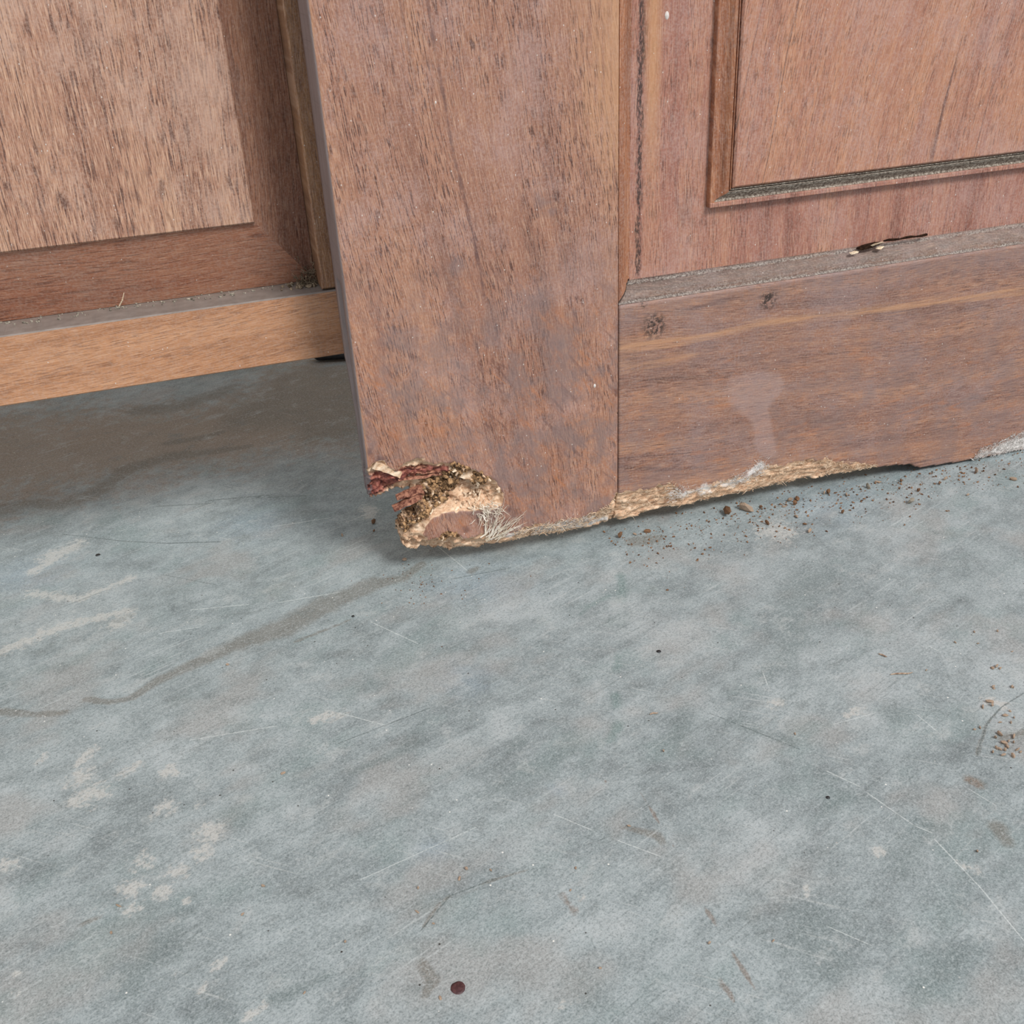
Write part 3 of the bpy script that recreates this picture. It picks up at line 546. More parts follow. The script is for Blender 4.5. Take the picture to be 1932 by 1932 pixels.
fx = axis_pts(-0.30, 0.46, 0.002, -3.0, 3.0)
fy = axis_pts(-0.34, 0.36, 0.002, -4.0, 1.70)
FX, FY = np.meshgrid(fx, fy, indexing='ij')
nx, ny = FX.shape
idx = np.arange(nx * ny).reshape(nx, ny)
ff = np.stack([idx[:-1, :-1], idx[1:, :-1], idx[1:, 1:], idx[:-1, 1:]], -1).reshape(-1, 4)
def line_fields(X, Y, segs):
    D = np.full(X.shape, 9.0); Mk = np.zeros(X.shape); best = np.full(X.shape, 1e9)
    for s in segs:
        (ax, ay, aw), (bx_, by_, bw) = s
        L = math.hypot(bx_ - ax, by_ - ay); dx, dy = (bx_ - ax) / L, (by_ - ay) / L
        t = (X - ax) * dx + (Y - ay) * dy
        sd = (X - ax) * dy - (Y - ay) * dx
        d = np.hypot(sd, np.maximum(0, np.maximum(-t, t - L)))
        w = max(0.00022, (aw + bw) / 2)
        k = d < best
        best = np.where(k, d, best)
        D = np.where(k, np.clip(sd / w, -30, 30), D)
        Mk = np.where(k, np.clip(np.minimum(t, L - t) / 0.004 + 0.5, 0, 1) * 0.5, Mk)
    return D, Mk
sD, sM = line_fields(FX, FY, SCR)
lD, lM = line_fields(FX, FY, LINE)
green_strokes = DARK[:6]
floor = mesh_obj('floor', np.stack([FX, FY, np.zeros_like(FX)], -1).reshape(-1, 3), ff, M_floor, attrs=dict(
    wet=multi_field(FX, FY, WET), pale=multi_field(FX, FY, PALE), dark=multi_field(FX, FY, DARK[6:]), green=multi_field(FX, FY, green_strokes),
    blue=multi_field(FX, FY, BLUE), haze=multi_field(FX, FY, HAZE), damp_shade=multi_field(FX, FY, DAMP_SHADE), rust=multi_field(FX, FY, RUST), scr_d=sD, scr_m=sM, line_d=lD, line_m=lM))
tag(floor, 'blue-grey polished cement floor with stains, scuffs and scratches', 'floor', kind='structure')

v, f = box_vf(-3.0, 3.0, 1.5, 1.65, 0.0, 2.6)
wall = mesh_obj('unseen_wall', v, f, M_wall)  # never in view; added to block and bounce light behind the doors
tag(wall, 'unseen plaster wall added behind the doors to block light', 'wall', kind='structure')

# ------------------------------------------------------------------ generic panel mouldings (mitred solid strips round an opening)
def ring(names_mats, x0, x1, z0, z1, prof, back, fx_=1.0, fz_=1.0, parent=None, gap=0.0):
    """prof: list of (u, y) going inwards; four mitred pieces: left, right, bottom, top"""
    P = list(prof) + [(prof[-1][0], back), (prof[0][0], back)]
    n = len(P); objs = []
    def piece(pts0, pts1, name, mat):
        V = pts0 + pts1
        F = [(i, (i + 1) % n, n + (i + 1) % n, n + i) for i in range(n)]
        F += [tuple(range(n))[::-1], tuple(range(n, 2 * n))]
        o = mesh_obj(name, V, F, mat, parent); objs.append(o); return o
    (ns, ms), (nh, mh) = names_mats
    g_ = gap
    piece([(x0 + u * fx_, y, z0 + u * fz_ + g_) for u, y in P], [(x0 + u * fx_, y, z1 - u * fz_) for u, y in P], ns, ms)
    piece([(x1 - u * fx_, y, z0 + u * fz_) for u, y in P], [(x1 - u * fx_, y, z1 - u * fz_) for u, y in P], ns, ms)
    piece([(x0 + u * fx_ + 0.0002, y, z0 + u * fz_) for u, y in P], [(x1 - u * fx_ - 0.0002, y, z0 + u * fz_) for u, y in P], nh, mh)
    piece([(x0 + u * fx_ + 0.0002, y, z1 - u * fz_) for u, y in P], [(x1 - u * fx_ - 0.0002, y, z1 - u * fz_) for u, y in P], nh, ms)
    return objs

# ------------------------------------------------------------------ near door
DOOR_W, DOOR_H, TH = 0.72, 2.02, 0.026
near = empty('door_leaf')
tag(near, 'brown wooden panel door in front, its bottom corner rotted away by termites', 'door leaf')

def solid_grid(name, xs, zs, mask, depth, mat, parent, attrs, back_y, edge_in=None):
    """front height field over kept cells, a wall round every rim, and a back"""
    X, Z = np.meshgrid(xs, zs, indexing='ij')
    nx, nz = X.shape
    used = np.zeros((nx, nz), bool)
    used[:-1, :-1] |= mask; used[1:, :-1] |= mask; used[:-1, 1:] |= mask; used[1:, 1:] |= mask
    vid = -np.ones((nx, nz), int); vid[used] = np.arange(used.sum())
    nF = used.sum()
    BY = back_y if isinstance(back_y, np.ndarray) else np.full(X.shape, back_y)
    BY = np.maximum(BY, depth + 0.003)
    front = np.stack([X[used], depth[used], Z[used]], -1)
    back = np.stack([X[used], BY[used], Z[used]], -1)
    ci, cj = np.nonzero(mask)
    q = np.stack([vid[ci, cj], vid[ci + 1, cj], vid[ci + 1, cj + 1], vid[ci, cj + 1]], -1)
    faces = [q, q[:, ::-1] + nF]
    verts = [front, back]
    A = {k: [a[used], a[used]] for k, a in attrs.items()}
    # rim edges
    pad = np.zeros((mask.shape[0] + 2, mask.shape[1] + 2), bool); pad[1:-1, 1:-1] = mask
    E = []
    for di, dj, a, b in ((-1, 0, (0, 1), (0, 0)), (1, 0, (1, 0), (1, 1)), (0, -1, (0, 0), (1, 0)), (0, 1, (1, 1), (0, 1))):
        nb = pad[1 + di:pad.shape[0] - 1 + di, 1 + dj:pad.shape[1] - 1 + dj]
        i, j = np.nonzero(mask & ~nb)
        E.append(np.stack([vid[i + a[0], j + a[1]], vid[i + b[0], j + b[1]]], -1))
    E = np.concatenate(E)
    rim = np.unique(E)
    loc = -np.ones(nF, int); loc[rim] = np.arange(len(rim))
    nr = len(rim); base = 2 * nF
    steps = (0.10, 0.22, 0.34, 0.46, 0.58, 0.70, 0.85)
    fr, bk = front[rim], back[rim]
    prev = rim
    for s_i, s in enumerate(steps):
        p = fr * (1 - s) + bk * s
        if edge_in is not None: p = edge_in(p, s, s_i)
        verts.append(p)
        for k in A: A[k].append(A[k][0][rim])
        cur = base + np.arange(nr)
        a, b = loc[E[:, 0]], loc[E[:, 1]]
        pa = prev[a] if s_i else rim[a]; pb = prev[b] if s_i else rim[b]
        faces.append(np.stack([pb, pa, cur[a], cur[b]], -1))
        prev = cur; base += nr
    a, b = loc[E[:, 0]], loc[E[:, 1]]
    faces.append(np.stack([prev[b], prev[a], E[:, 0] + nF, E[:, 1] + nF], -1))
    # faces above wind outward for a front that looks along -y
    return mesh_obj(name, np.concatenate(verts), np.concatenate(faces), mat, parent, smooth=False,
                    attrs={k: np.concatenate(v_) for k, v_ in A.items()})

# --- left stile with the rotted corner
SX = np.arange(0, 0.1297 + 1e-6, 0.1297 / 216)
SZ = np.concatenate([np.arange(0.004, 0.092, 0.0006), np.arange(0.092, 0.30, 0.002), np.array([0.34, 0.42, 0.6, 0.9, 1.3, 1.7, DOOR_H])])
X, Z = np.meshgrid(SX, SZ, indexing='ij')
cx = (X[:-1, :-1] + X[1:, 1:]) / 2; cz = (Z[:-1, :-1] + Z[1:, 1:]) / 2
wob = (fbm(cx * 600, cz * 600, 3) - 0.5) * 0.0022
sd_out = poly_sd(cx, cz, OUTLINE)
mask = (sd_out + wob > 0) | (cz > 0.0735)
sd_in = poly_sd(X, Z, INTACT) + (fbm(X * 380, Z * 380, 11) - 0.5) * 0.0030
sd_in = np.where(Z > 0.0735, 0.02, sd_in)
rotd = np.maximum(-sd_in, 0)
strip = sstep(0.0245, 0.016, Z) * sstep(0.030, 0.055, X)          # shallow chamfer along the bottom edge
lump = fbm(X * 420, Z * 420, 21, 5, 0.6)
grainy = fbm(X * 160 + Z * 260, Z * 900 - X * 500, 31, 4, 0.6)
d_deep = 0.0012 * sstep(0, 0.0012, rotd) + 0.62 * np.minimum(rotd, 0.011) + (lump - 0.45) * 0.0085 * sstep(0, 0.004, rotd) + (grainy - 0.5) * 0.003 * sstep(0, 0.003, rotd)
d_strip = 0.0004 * sstep(0, 0.0006, rotd) + 0.55 * rotd + (lump - 0.45) * 0.0038 * sstep(0, 0.003, rotd)
depth = d_deep * (1 - strip) + d_strip * strip
fr_f = multi_field(X, Z, [[p] for p in FRASS])
red_f = seg_field(X, Z, RED)
depth = depth - 0.0035 * sstep(-0.2, 0.8, fr_f) * sstep(0, 0.003, rotd) - 0.002 * sstep(0, 0.8, red_f) * sstep(0, 0.003, rotd)
depth = np.clip(depth, 0, 0.016)
# rounded arris on the outer edge, slight waviness of the face
edge_r = 0.0016
depth = depth + np.where(X < edge_r, edge_r - np.sqrt(np.maximum(edge_r ** 2 - (edge_r - X) ** 2, 0)), 0) * 0.8
depth = depth + (fbm(X * 30, Z * 30, 5) - 0.5) * 0.0003
backy = np.where(Z < 0.115, 0.015 + 0.011 * sstep(0.085, 0.125, Z), TH)
zz = np.concatenate([SZ])
gr = multi_field(X, Z, [[p] for p in STILEGRIME])
dark_tone = np.maximum(multi_field(X, Z, [[p] for p in STILEDARK]), -1.5)  # darker spots, joined below by a thin dark vein, on the stile
vein_w = [(p[0], p[1], 0.0011) for p in VEIN]
dark_tone = np.maximum(dark_tone, seg_field(X, Z, vein_w) * 0.8)
pale = np.maximum(((X - 0.106) / 0.024) * 0.9 * sstep(0.13, 0.22, Z) - (1 - sstep(0.13, 0.22, Z)), 0.9 - X / 0.0022)
def stile_edge(p, s, s_i):
    p = p.copy()
    left = p[:, 0] < 0.0005
    slot = left & (p[:, 2] < 0.155)
    if s_i in (2, 3, 4):
        p[slot, 0] += 0.011
    low = p[:, 2] < 0.070
    inner = low & ~left & (p[:, 0] < 0.128)
    j = (fbm(p[:, 0] * 900, p[:, 2] * 900 + s * 40, 50 + s_i) - 0.5)
    p[inner, 2] += (j * 0.004)[inner]; p[inner, 0] += (np.roll(j, 3) * 0.003)[inner]
    return p
stile = solid_grid('stile', SX, SZ, mask, depth, M_stile, near, dict(
    rot=-sd_in, red=red_f, frass=fr_f, orange=np.maximum(multi_field(X, Z, [[(p[0], p[1], p[2] * 1.3)] for p in STILEORANGE]) * 0.5, 0.25 * sstep(0.14, 0.06, Z) - 0.9 * sstep(0.10, 0.22, Z)), grime=gr, dark_tone=dark_tone, pale=pale,
    low=sstep(0.19, 0.09, Z), drip=np.full(X.shape, -1.0), knot=np.full(X.shape, -1.0),
    mold=seg_field(X, Z, [(p[0], p[1] - 0.004, 0.004) for p in FUZZ]) - 0.35), backy, stile_edge)
tag(stile, 'upright stile with its lower corner eaten away')

# --- bottom rail with the frayed lower edge
RX = np.concatenate([np.arange(0.1304, 0.44, 0.0011), np.array([0.47, 0.52, 0.56, DOOR_W - 0.13])])
RZ = np.concatenate([np.arange(0.0005, 0.034, 0.0007), np.arange(0.034, 0.1285, 0.0015), np.array([0.1292])])
X, Z = np.meshgrid(RX, RZ, indexing='ij')
cx = (X[:-1, :-1] + X[1:, 1:]) / 2; cz = (Z[:-1, :-1] + Z[1:, 1:]) / 2
bot = lambda q: np.interp(q, [p[0] for p in RAILBOT], [max(p[1], 0.0008) for p in RAILBOT])
top = lambda q: np.interp(q, [p[0] for p in RAILTOP], [p[1] for p in RAILTOP], right=0.0)
frayed = sstep(0.325, 0.31, cx)
mask = cz > bot(cx) + (fbm(cx * 500, cz * 300, 61) - 0.5) * 0.0018 * frayed
rotd = (top(X) + (fbm(X * 260, Z * 260, 71, 4) - 0.5) * 0.006) - Z
rotd = np.where(X > 0.325, -0.02, rotd)
rd = np.maximum(rotd, 0)
lump = fbm(X * 170, Z * 700, 81, 5, 0.6)
depth = 0.0004 * sstep(0, 0.0008, rd) + 0.30 * rd + (lump - 0.42) * 0.005 * sstep(0, 0.004, rd)
depth = np.clip(depth, 0, 0.012) + (fbm(X * 25, Z * 60, 91) - 0.5) * 0.0004
# cupped knots
kn = multi_field(X, Z, [[p] for p in KNOTS])
depth = depth + 0.0006 * sstep(0, 0.8, kn) * (fbm(X * 500, Z * 500, 95) - 0.2)
bandf = np.maximum(seg_field(X, Z, BAND), multi_field(X, Z, [BAND2]) * 0.7)
band_z = np.interp(X, [p[0] for p in BAND], [p[1] for p in BAND])
grime = np.clip((Z - band_z - 0.006) / 0.02, -1, 0.75)
drip = poly_sd(X, Z, DRIP) / 0.004
drip = np.minimum(drip, 1.0) * np.where(drip > 0, np.clip(0.45 + (X - 0.19) / 0.03, 0.3, 1), 1)
mold = poly_sd(X, Z, MOLD) / 0.005 - 0.1
mold = np.maximum(mold, (seg_field(X, Z, [(0.17, 0.018, 0.008), (0.205, 0.019, 0.007), (0.215, 0.027, 0.006)]) - 0.45))
rail_b = solid_grid('bottom_rail', RX, RZ, mask, depth, M_rail, near, dict(
    rot=rotd, red=np.full(X.shape, -1.0), frass=np.full(X.shape, -1.0), orange=np.full(X.shape, -1.0), grime=grime, dark_tone=np.full(X.shape, -1.0),
    low=0.45 * sstep(0.13, 0.05, Z) + 0.25, pale=bandf * 0.8, drip=drip, knot=kn, mold=mold), TH)
tag(rail_b, 'bottom rail with pale frayed lower edge')

# --- the rest of the frame
for nm, (a, b, c, d) in (('stile', (DOOR_W - 0.1297, DOOR_W, 0.004, DOOR_H)), ('lock_rail', (0.1304, DOOR_W - 0.1304, 0.86, 1.02)), ('top_rail', (0.1304, DOOR_W - 0.1304, DOOR_H - 0.12, DOOR_H))):
    v, f = box_vf(a, b, 0, TH, c, d, 0.0012)
    mesh_obj(nm, v, f, M_stile if nm == 'stile' else M_rail, near, attrs={k: np.full(len(v), -1.0) for k in ('rot', 'red', 'frass', 'orange', 'grime', 'dark_tone', 'pale', 'drip', 'knot', 'mold', 'low')})

STICK = [(0.0, 0.0), (0.0006, 0.0010), (0.0018, 0.0012), (0.0035, 0.0020), (0.0052, 0.0036), (0.0064, 0.0056), (0.0068, 0.0066), (0.0076, 0.0068), (0.0082, 0.0079), (0.0100, 0.0082)]
INNER = [(0.0, 0.0082), (0.0001, 0.0052), (0.0004, 0.0047), (0.0026, 0.0046), (0.0030, 0.0060), (0.0044, 0.0064), (0.0062, 0.0056), (0.0078, 0.0040), (0.0092, 0.0033), (0.0094, 0.0058), (0.0100, 0.0058), (0.0102, 0.0040), (0.0106, 0.0040), (0.0107, 0.0060), (0.0113, 0.0060)]
XO0, XO1 = 0.1300, DOOR_W - 0.1300
for pi, (z0, z1) in enumerate(((0.1294, 0.8598), (1.0202, DOOR_H - 0.1202))):
    ring((('side_moulding', M_mould), ('bottom_moulding', M_mould_dusty)), XO0, XO1, z0, z1, STICK, 0.016, parent=near, gap=0.0010)
    # outer board of the panel
    xs = (XO0 + 0.009, XO1 - 0.009); zs = (z0 + 0.009, z1 - 0.009)
    v, f = box_vf(xs[0], xs[1], 0.0080, 0.0155, zs[0], zs[1])
    panel = mesh_obj('panel', v, f, M_panel, near)
    # applied inner moulding and raised field (same board of wood)
    ix0, ix1, iz0, iz1 = 0.1788, DOOR_W - 0.1788, z0 + 0.0394, z1 - 0.0394
    for o in ring((('inner_moulding', M_mould), ('inner_moulding', M_cake if pi == 0 else M_mould)), ix0, ix1, iz0, iz1, INNER, 0.0079, fz_=0.72, parent=panel): pass
    v, f = box_vf(ix0 + 0.0113, ix1 - 0.0113, 0.0030, 0.0079, iz0 + 0.0113 * 0.72, iz1 - 0.0113 * 0.72, 0.0009)
    mesh_obj('raised_field', v, f, M_field, panel)

# fillet below the inner moulding at the bottom stays bare wood: a thin lip
v, f = box_vf(0.1790, DOOR_W - 0.1790, 0.0042, 0.0079, 0.1686, 0.1709, 0.0003)
mesh_obj('moulding_lip', v, f, M_panel, near)

# torn, cracked spot on the lower moulding
def shard(pts, y, th):
    """thin irregular chip from an outline in x,z"""
    n = len(pts); cx_ = sum(p[0] for p in pts) / n; cz_ = sum(p[1] for p in pts) / n
    V = [(px, y + random.uniform(-0.0006, 0.0006), pz) for px, pz in pts] + [(cx_ + (px - cx_) * 0.8, y + th, cz_ + (pz - cz_) * 0.8) for px, pz in pts]
    F = [tuple(range(n)), tuple(range(n, 2 * n))[::-1]] + [(i, n + i, n + (i + 1) % n, (i + 1) % n) for i in range(n)]
    return V, F
def dp(px, y):   # position along the moulding face
    return px
CR = plain('crack_shadow', (30, 20, 14), (58, 40, 30), 600.0, 0.95, 0.05)
crack = [(0.2630, 0.1386), (0.2672, 0.1398), (0.2712, 0.1402), (0.2760, 0.1406), (0.2800, 0.1402), (0.2770, 0.1392), (0.2715, 0.1380), (0.2665, 0.1374)]
v, f = shard(crack, 0.0036, 0.002); o = mesh_obj('crack', v, f, CR, near); tag(o, 'dark open crack in the lower moulding')
for pts in ([(0.2588, 0.1372), (0.2628, 0.1380), (0.2640, 0.1376), (0.2636, 0.1369), (0.2600, 0.1364)],
            [(0.2712, 0.1396), (0.2740, 0.1404), (0.2790, 0.1406), (0.2762, 0.1398), (0.2725, 0.1390)],
            [(0.2745, 0.1376), (0.2775, 0.1386), (0.2800, 0.1381), (0.2772, 0.1370)]):
    v, f = shard(pts, 0.0026, 0.0012); o = mesh_obj('torn_chip', v, f, M_torn, near)
path = [(0.2800 + i * 0.0033, 0.0046, 0.1404 + 0.0002 * math.sin(i * 1.7)) for i in range(9)]
v, f = tube(path, [0.0004 + 0.0003 * abs(math.sin(i * 2.1)) for i in range(9)], 4); mesh_obj('crack', v, f, CR, near)

# paint beads on the door face
for i, ((bx0, bz0, r), yy) in enumerate(zip(BLOBS, (0.0080, 0.0, 0.0))):
    rings = []; V = []; F = []
    n = 10
    for k, (rr, hh) in enumerate(((1.0, 0.0), (0.8, 0.45), (0.4, 0.8), (0.0, 0.9))):
        for a in range(n):
            an = 2 * math.pi * a / n
            V.append((bx0 + (0.0045 if i == 0 else 0) + r * rr * 0.7 * math.cos(an), yy - r * hh * 0.4 + 0.0001, bz0 + r * rr * 1.15 * math.sin(an)))
    for k in range(3):
        for a in range(n): F.append((k * n + a, k * n + (a + 1) % n, (k + 1) * n + (a + 1) % n, (k + 1) * n + a))
    mesh_obj('paint_bead', V, F, M_white, near, smooth=True)

# --- rotten corner: splinters, frass crumbs, white threads, fibres
def splinter(p0, p1, w0, w1, yd, name='splinter', mat=None, label=None, n=7):
    """flat ragged sliver between two points of the door plane (x, y, z)"""
    a, b = Vector(p0), Vector(p1); d = b - a; side = Vector((-d.z, 0, d.x)).normalized()
    V, F = [], []
    for i in range(n):
        t = i / (n - 1); c = a + d * t + side * random.uniform(-0.0004, 0.0004)
        w = w0 + (w1 - w0) * t + random.uniform(-0.0003, 0.0003)
        for s_, yy in ((-1, 0), (1, random.uniform(-0.0006, 0.0006)), (1, yd), (-1, yd)):
            q = c + side * (s_ * w / 2); V.append((q.x, q.y + yy, q.z))
    for i in range(n - 1):
        for k in range(4):
            F.append((i * 4 + k, i * 4 + (k + 1) % 4, i * 4 + 4 + (k + 1) % 4, i * 4 + 4 + k))
    F += [(3, 2, 1, 0), tuple((n - 1) * 4 + k for k in range(4))]
    o = mesh_obj(name, V, F, mat or M_splinter, near)
    if label: o['label'] = label
    return o
splinter((0.0275, 0.006, 0.0480), (0.0135, 0.004, 0.0465), 0.0040, 0.0022, 0.003, label='upper prong of splintered wood')
splinter((0.0290, 0.007, 0.0450), (0.0115, 0.005, 0.0402), 0.0042, 0.0026, 0.003, label='lower prong of reddish splintered wood')
splinter((0.0420, 0.004, 0.0555), (0.0150, 0.003, 0.0570), 0.0016, 0.0006, 0.0015)
splinter((0.0440, 0.003, 0.0560), (0.0200, 0.0035, 0.0600), 0.0014, 0.0005, 0.0015)
splinter((0.0400, 0.003, 0.0600), (0.0170, 0.0025, 0.0635), 0.0012, 0.0005, 0.0012)
# pale curl of wood on the upper edge and a tan flake
splinter((0.0040, 0.0005, 0.0690), (0.0165, 0.001, 0.0605), 0.0042, 0.0030, 0.0025, 'bark_strip', M_fibre, 'pale strip of rotten wood across the reddish layer', 11)
splinter((0.0450, 0.002, 0.0560), (0.0560, 0.003, 0.0490), 0.0052, 0.0024, 0.002, 'wood_flake', M_fibre, 'tan flake of rotten wood', 9)

ICO_V = []
phi = (1 + 5 ** 0.5) / 2
for a, b in ((-1, phi), (1, phi), (-1, -phi), (1, -phi)): ICO_V.append((a, b, 0))
for a, b in ((-1, phi), (1, phi), (-1, -phi), (1, -phi)): ICO_V.append((0, a, b))
for a, b in ((-1, phi), (1, phi), (-1, -phi), (1, -phi)): ICO_V.append((b, 0, a))
ICO_V = np.array(ICO_V) / math.hypot(1, phi)
ICO_F = [(0, 11, 5), (0, 5, 1), (0, 1, 7), (0, 7, 10), (0, 10, 11), (1, 5, 9), (5, 11, 4), (11, 10, 2), (10, 7, 6), (7, 1, 8),
         (3, 9, 4), (3, 4, 2), (3, 2, 6), (3, 6, 8), (3, 8, 9), (4, 9, 5), (2, 4, 11), (6, 2, 10), (8, 6, 7), (9, 8, 1)]
def crumb_v(sx, sy, sz, jit=0.3):
    v = ICO_V * (1 + rng.uniform(-jit, jit, (12, 1)))
    q = rng.normal(size=4); q /= np.linalg.norm(q); w, x_, y_, z_ = q
    Rm = np.array([[1 - 2 * (y_ * y_ + z_ * z_), 2 * (x_ * y_ - z_ * w), 2 * (x_ * z_ + y_ * w)],
                   [2 * (x_ * y_ + z_ * w), 1 - 2 * (x_ * x_ + z_ * z_), 2 * (y_ * z_ - x_ * w)],
                   [2 * (x_ * z_ - y_ * w), 2 * (y_ * z_ + x_ * w), 1 - 2 * (x_ * x_ + y_ * y_)]])
    return (v * np.array([sx, sy, sz])) @ Rm.T

def depth_at(x, z):
    i = int(np.clip(np.searchsorted(SX, x), 0, len(SX) - 1)); j = int(np.clip(np.searchsorted(SZ, z), 0, len(SZ) - 1))
    return SDEPTH[i, j]
Xs, Zs = np.meshgrid(SX, SZ, indexing='ij')
SDEPTH = np.empty(Xs.shape)
_co = np.empty(len(stile.data.vertices) * 3, np.float32); stile.data.vertices.foreach_get('co', _co); _co = _co.reshape(-1, 3)
SDEPTH[:] = 0.006
_half = np.nonzero(np.abs(_co[:, 1]) < 0.014)[0]
_ii = np.clip(np.rint(_co[_half, 0] / (0.1297 / 216)).astype(int), 0, len(SX) - 1)
_jj = np.clip(np.searchsorted(SZ, _co[_half, 2] - 1e-6), 0, len(SZ) - 1)
SDEPTH[_ii, _jj] = _co[_half, 1]

parts = []
k = 0
while k < 520:
    p = FRASS[int(rng.integers(len(FRASS)))]
    an = rng.uniform(0, 2 * math.pi); rr = p[2] * math.sqrt(rng.uniform(0, 1)) * 1.05
    x_, z_ = p[0] + rr * math.cos(an), p[1] + rr * math.sin(an)
    if poly_sd(np.array([x_]), np.array([z_]), OUTLINE)[0] < 0.0012 or poly_sd(np.array([x_]), np.array([z_]), INTACT)[0] > 0.0005: continue
    s = rng.uniform(0.0004, 0.0013)
    vv = crumb_v(s * 1.5, s, s * 0.8) + np.array([x_, depth_at(x_, z_) - s * rng.uniform(0, 0.8), z_])
    parts.append((vv.tolist(), ICO_F)); k += 1
v, f = join_vf(parts)
o = mesh_obj('frass', v, f, M_frass, near); tag(o, 'crumbly brown termite frass in the hollow', kind='stuff')
parts = []; k = 0
while k < 150:
    p = (FRASS + HOLLOW)[int(rng.integers(len(FRASS) + len(HOLLOW)))]
    an = rng.uniform(0, 2 * math.pi); rr = p[2] * math.sqrt(rng.uniform(0, 1)) * 1.1
    x_, z_ = p[0] + rr * math.cos(an), p[1] + rr * math.sin(an)
    if poly_sd(np.array([x_]), np.array([z_]), OUTLINE)[0] < 0.001 or poly_sd(np.array([x_]), np.array([z_]), INTACT)[0] > -0.0005: continue
    s = rng.uniform(0.0004, 0.0010)
    vv = crumb_v(s * 2.2, s * 0.8, s * 0.8) + np.array([x_, depth_at(x_, z_) - s * rng.uniform(0.2, 1.0), z_])
    parts.append((vv.tolist(), ICO_F)); k += 1
v, f = join_vf(parts)
o = mesh_obj('wood_chips', v, f, M_fibre, near); tag(o, 'pale chewed wood chips in the hollow', kind='stuff')

def strand(p0, dirv, length, r, bend=0.35, n=5):
    pts = [Vector(p0)]; d = Vector(dirv).normalized()
    for i in range(n):
        d = (d + Vector((random.uniform(-bend, bend), random.uniform(-bend, bend) * 0.5, random.uniform(-bend, bend)))).normalized()
        pts.append(pts[-1] + d * (length / n))
    return pts
def strands(n, gen, sides=3):
    parts = []
    for i in range(n):
        pts, r = gen()
        parts.append(tube(pts, [r * (1 - 0.75 * t / (len(pts) - 1)) for t in range(len(pts))], sides))
    return join_vf(parts)
# fan of white threads climbing from the bottom edge, and a denser tuft left of it
def fan():
    t = random.random()
    x0, z0 = 0.0600 + random.uniform(-0.004, 0.006), 0.0165 + random.uniform(-0.003, 0.004)
    ang = random.uniform(0.25, 1.25)
    return strand((x0, -0.0006, z0), (math.cos(ang), -0.05, math.sin(ang)), random.uniform(0.008, 0.024), 0.2, 0.28, 6), random.uniform(0.00018, 0.00034)
v, f = strands(42, fan); o = mesh_obj('fungus_threads', v, f, M_thread, near); tag(o, 'fan of white root-like fungus threads on the stile', kind='stuff')
def tuft():
    x0, z0 = 0.0585 + random.gauss(0, 0.0035), 0.0325 + random.gauss(0, 0.0025)
    an = random.uniform(0, 6.28)
    return strand((x0, -0.0008, z0), (math.cos(an), -0.3, math.sin(an)), random.uniform(0.003, 0.007), 0.2, 0.6, 5), random.uniform(0.00016, 0.00030)
v, f = strands(70, tuft); o = mesh_obj('fungus_threads', v, f, M_thread, near); tag(o, 'tangled tuft of white fungus threads', kind='stuff')
stem = [(0.0560, -0.0006, 0.0305), (0.0566, -0.0008, 0.0265), (0.0562, -0.0007, 0.0225), (0.0560, -0.0004, 0.0190), (0.0535, 0.0, 0.0175)]
v, f = tube(stem, [0.0004] * 5, 5); mesh_obj('fungus_thread', v, f, M_thread, near)

def fib_stile():
    x0 = random.uniform(0.072, 0.129); z0 = random.uniform(0.010, 0.0175) + 0.005 * max(0, (x0 - 0.11) / 0.02)
    an = random.uniform(0.2, 2.9)
    return strand((x0, depth_at(x0, z0) - 0.0003, z0), (math.cos(an), -0.5, math.sin(an) * 0.6), random.uniform(0.002, 0.006), 0.2, 0.5, 4), random.uniform(0.00012, 0.00026)
v, f = strands(420, fib_stile); o = mesh_obj('wood_fibres', v, f, M_fibre, near); tag(o, 'pale frayed wood fibres along the foot of the stile', kind='stuff')
def fib_rail():
    x0 = random.uniform(0.131, 0.29)
    zt, zb = float(top(np.array([x0]))[0]), float(bot(np.array([x0]))[0])
    z0 = zb + random.random() * max(zt - zb, 0.001)
    an = random.uniform(-0.2, 3.3)
    return strand((x0, 0.30 * max(zt - z0, 0) + 0.0002, z0), (math.cos(an), -0.45, math.sin(an) * 0.6), random.uniform(0.0015, 0.0045), 0.2, 0.5, 4), random.uniform(0.00010, 0.00024)
v, f = strands(700, fib_rail); o = mesh_obj('wood_fibres', v, f, M_fibre, near); tag(o, 'pale frayed wood fibres along the edge of the rail', kind='stuff')
def fuzz_a():
    while True:
        x0 = random.uniform(0.352, 0.43); z0 = random.uniform(0.0005, 0.022)
        if poly_sd(np.array([x0]), np.array([z0]), MOLD)[0] > -0.0005: break
    an = random.uniform(0.9, 2.9)
    return strand((x0, 0.0002, z0), (math.cos(an), -0.6, math.sin(an)), random.uniform(0.0015, 0.0045), 0.2, 0.45, 4), random.uniform(0.00009, 0.00020)
v, f = strands(1300, fuzz_a); o = mesh_obj('white_mould', v, f, M_fuzz, near); tag(o, 'white furry mould at the lower edge of the rail', kind='stuff')
def fuzz_b():
    t = random.random(); x0 = 0.082 + 0.036 * t; z0 = 0.0135 + random.uniform(-0.003, 0.003)
    an = random.uniform(0.3, 1.5)
    return strand((x0, depth_at(x0, z0) - 0.0004, z0), (math.cos(an), -0.4, math.sin(an)), random.uniform(0.002, 0.006), 0.2, 0.4, 4), random.uniform(0.00010, 0.00020)
v, f = strands(260, fuzz_b); o = mesh_obj('white_mould', v, f, M_fuzz, near); tag(o, 'thin white mould at the foot of the stile', kind='stuff')
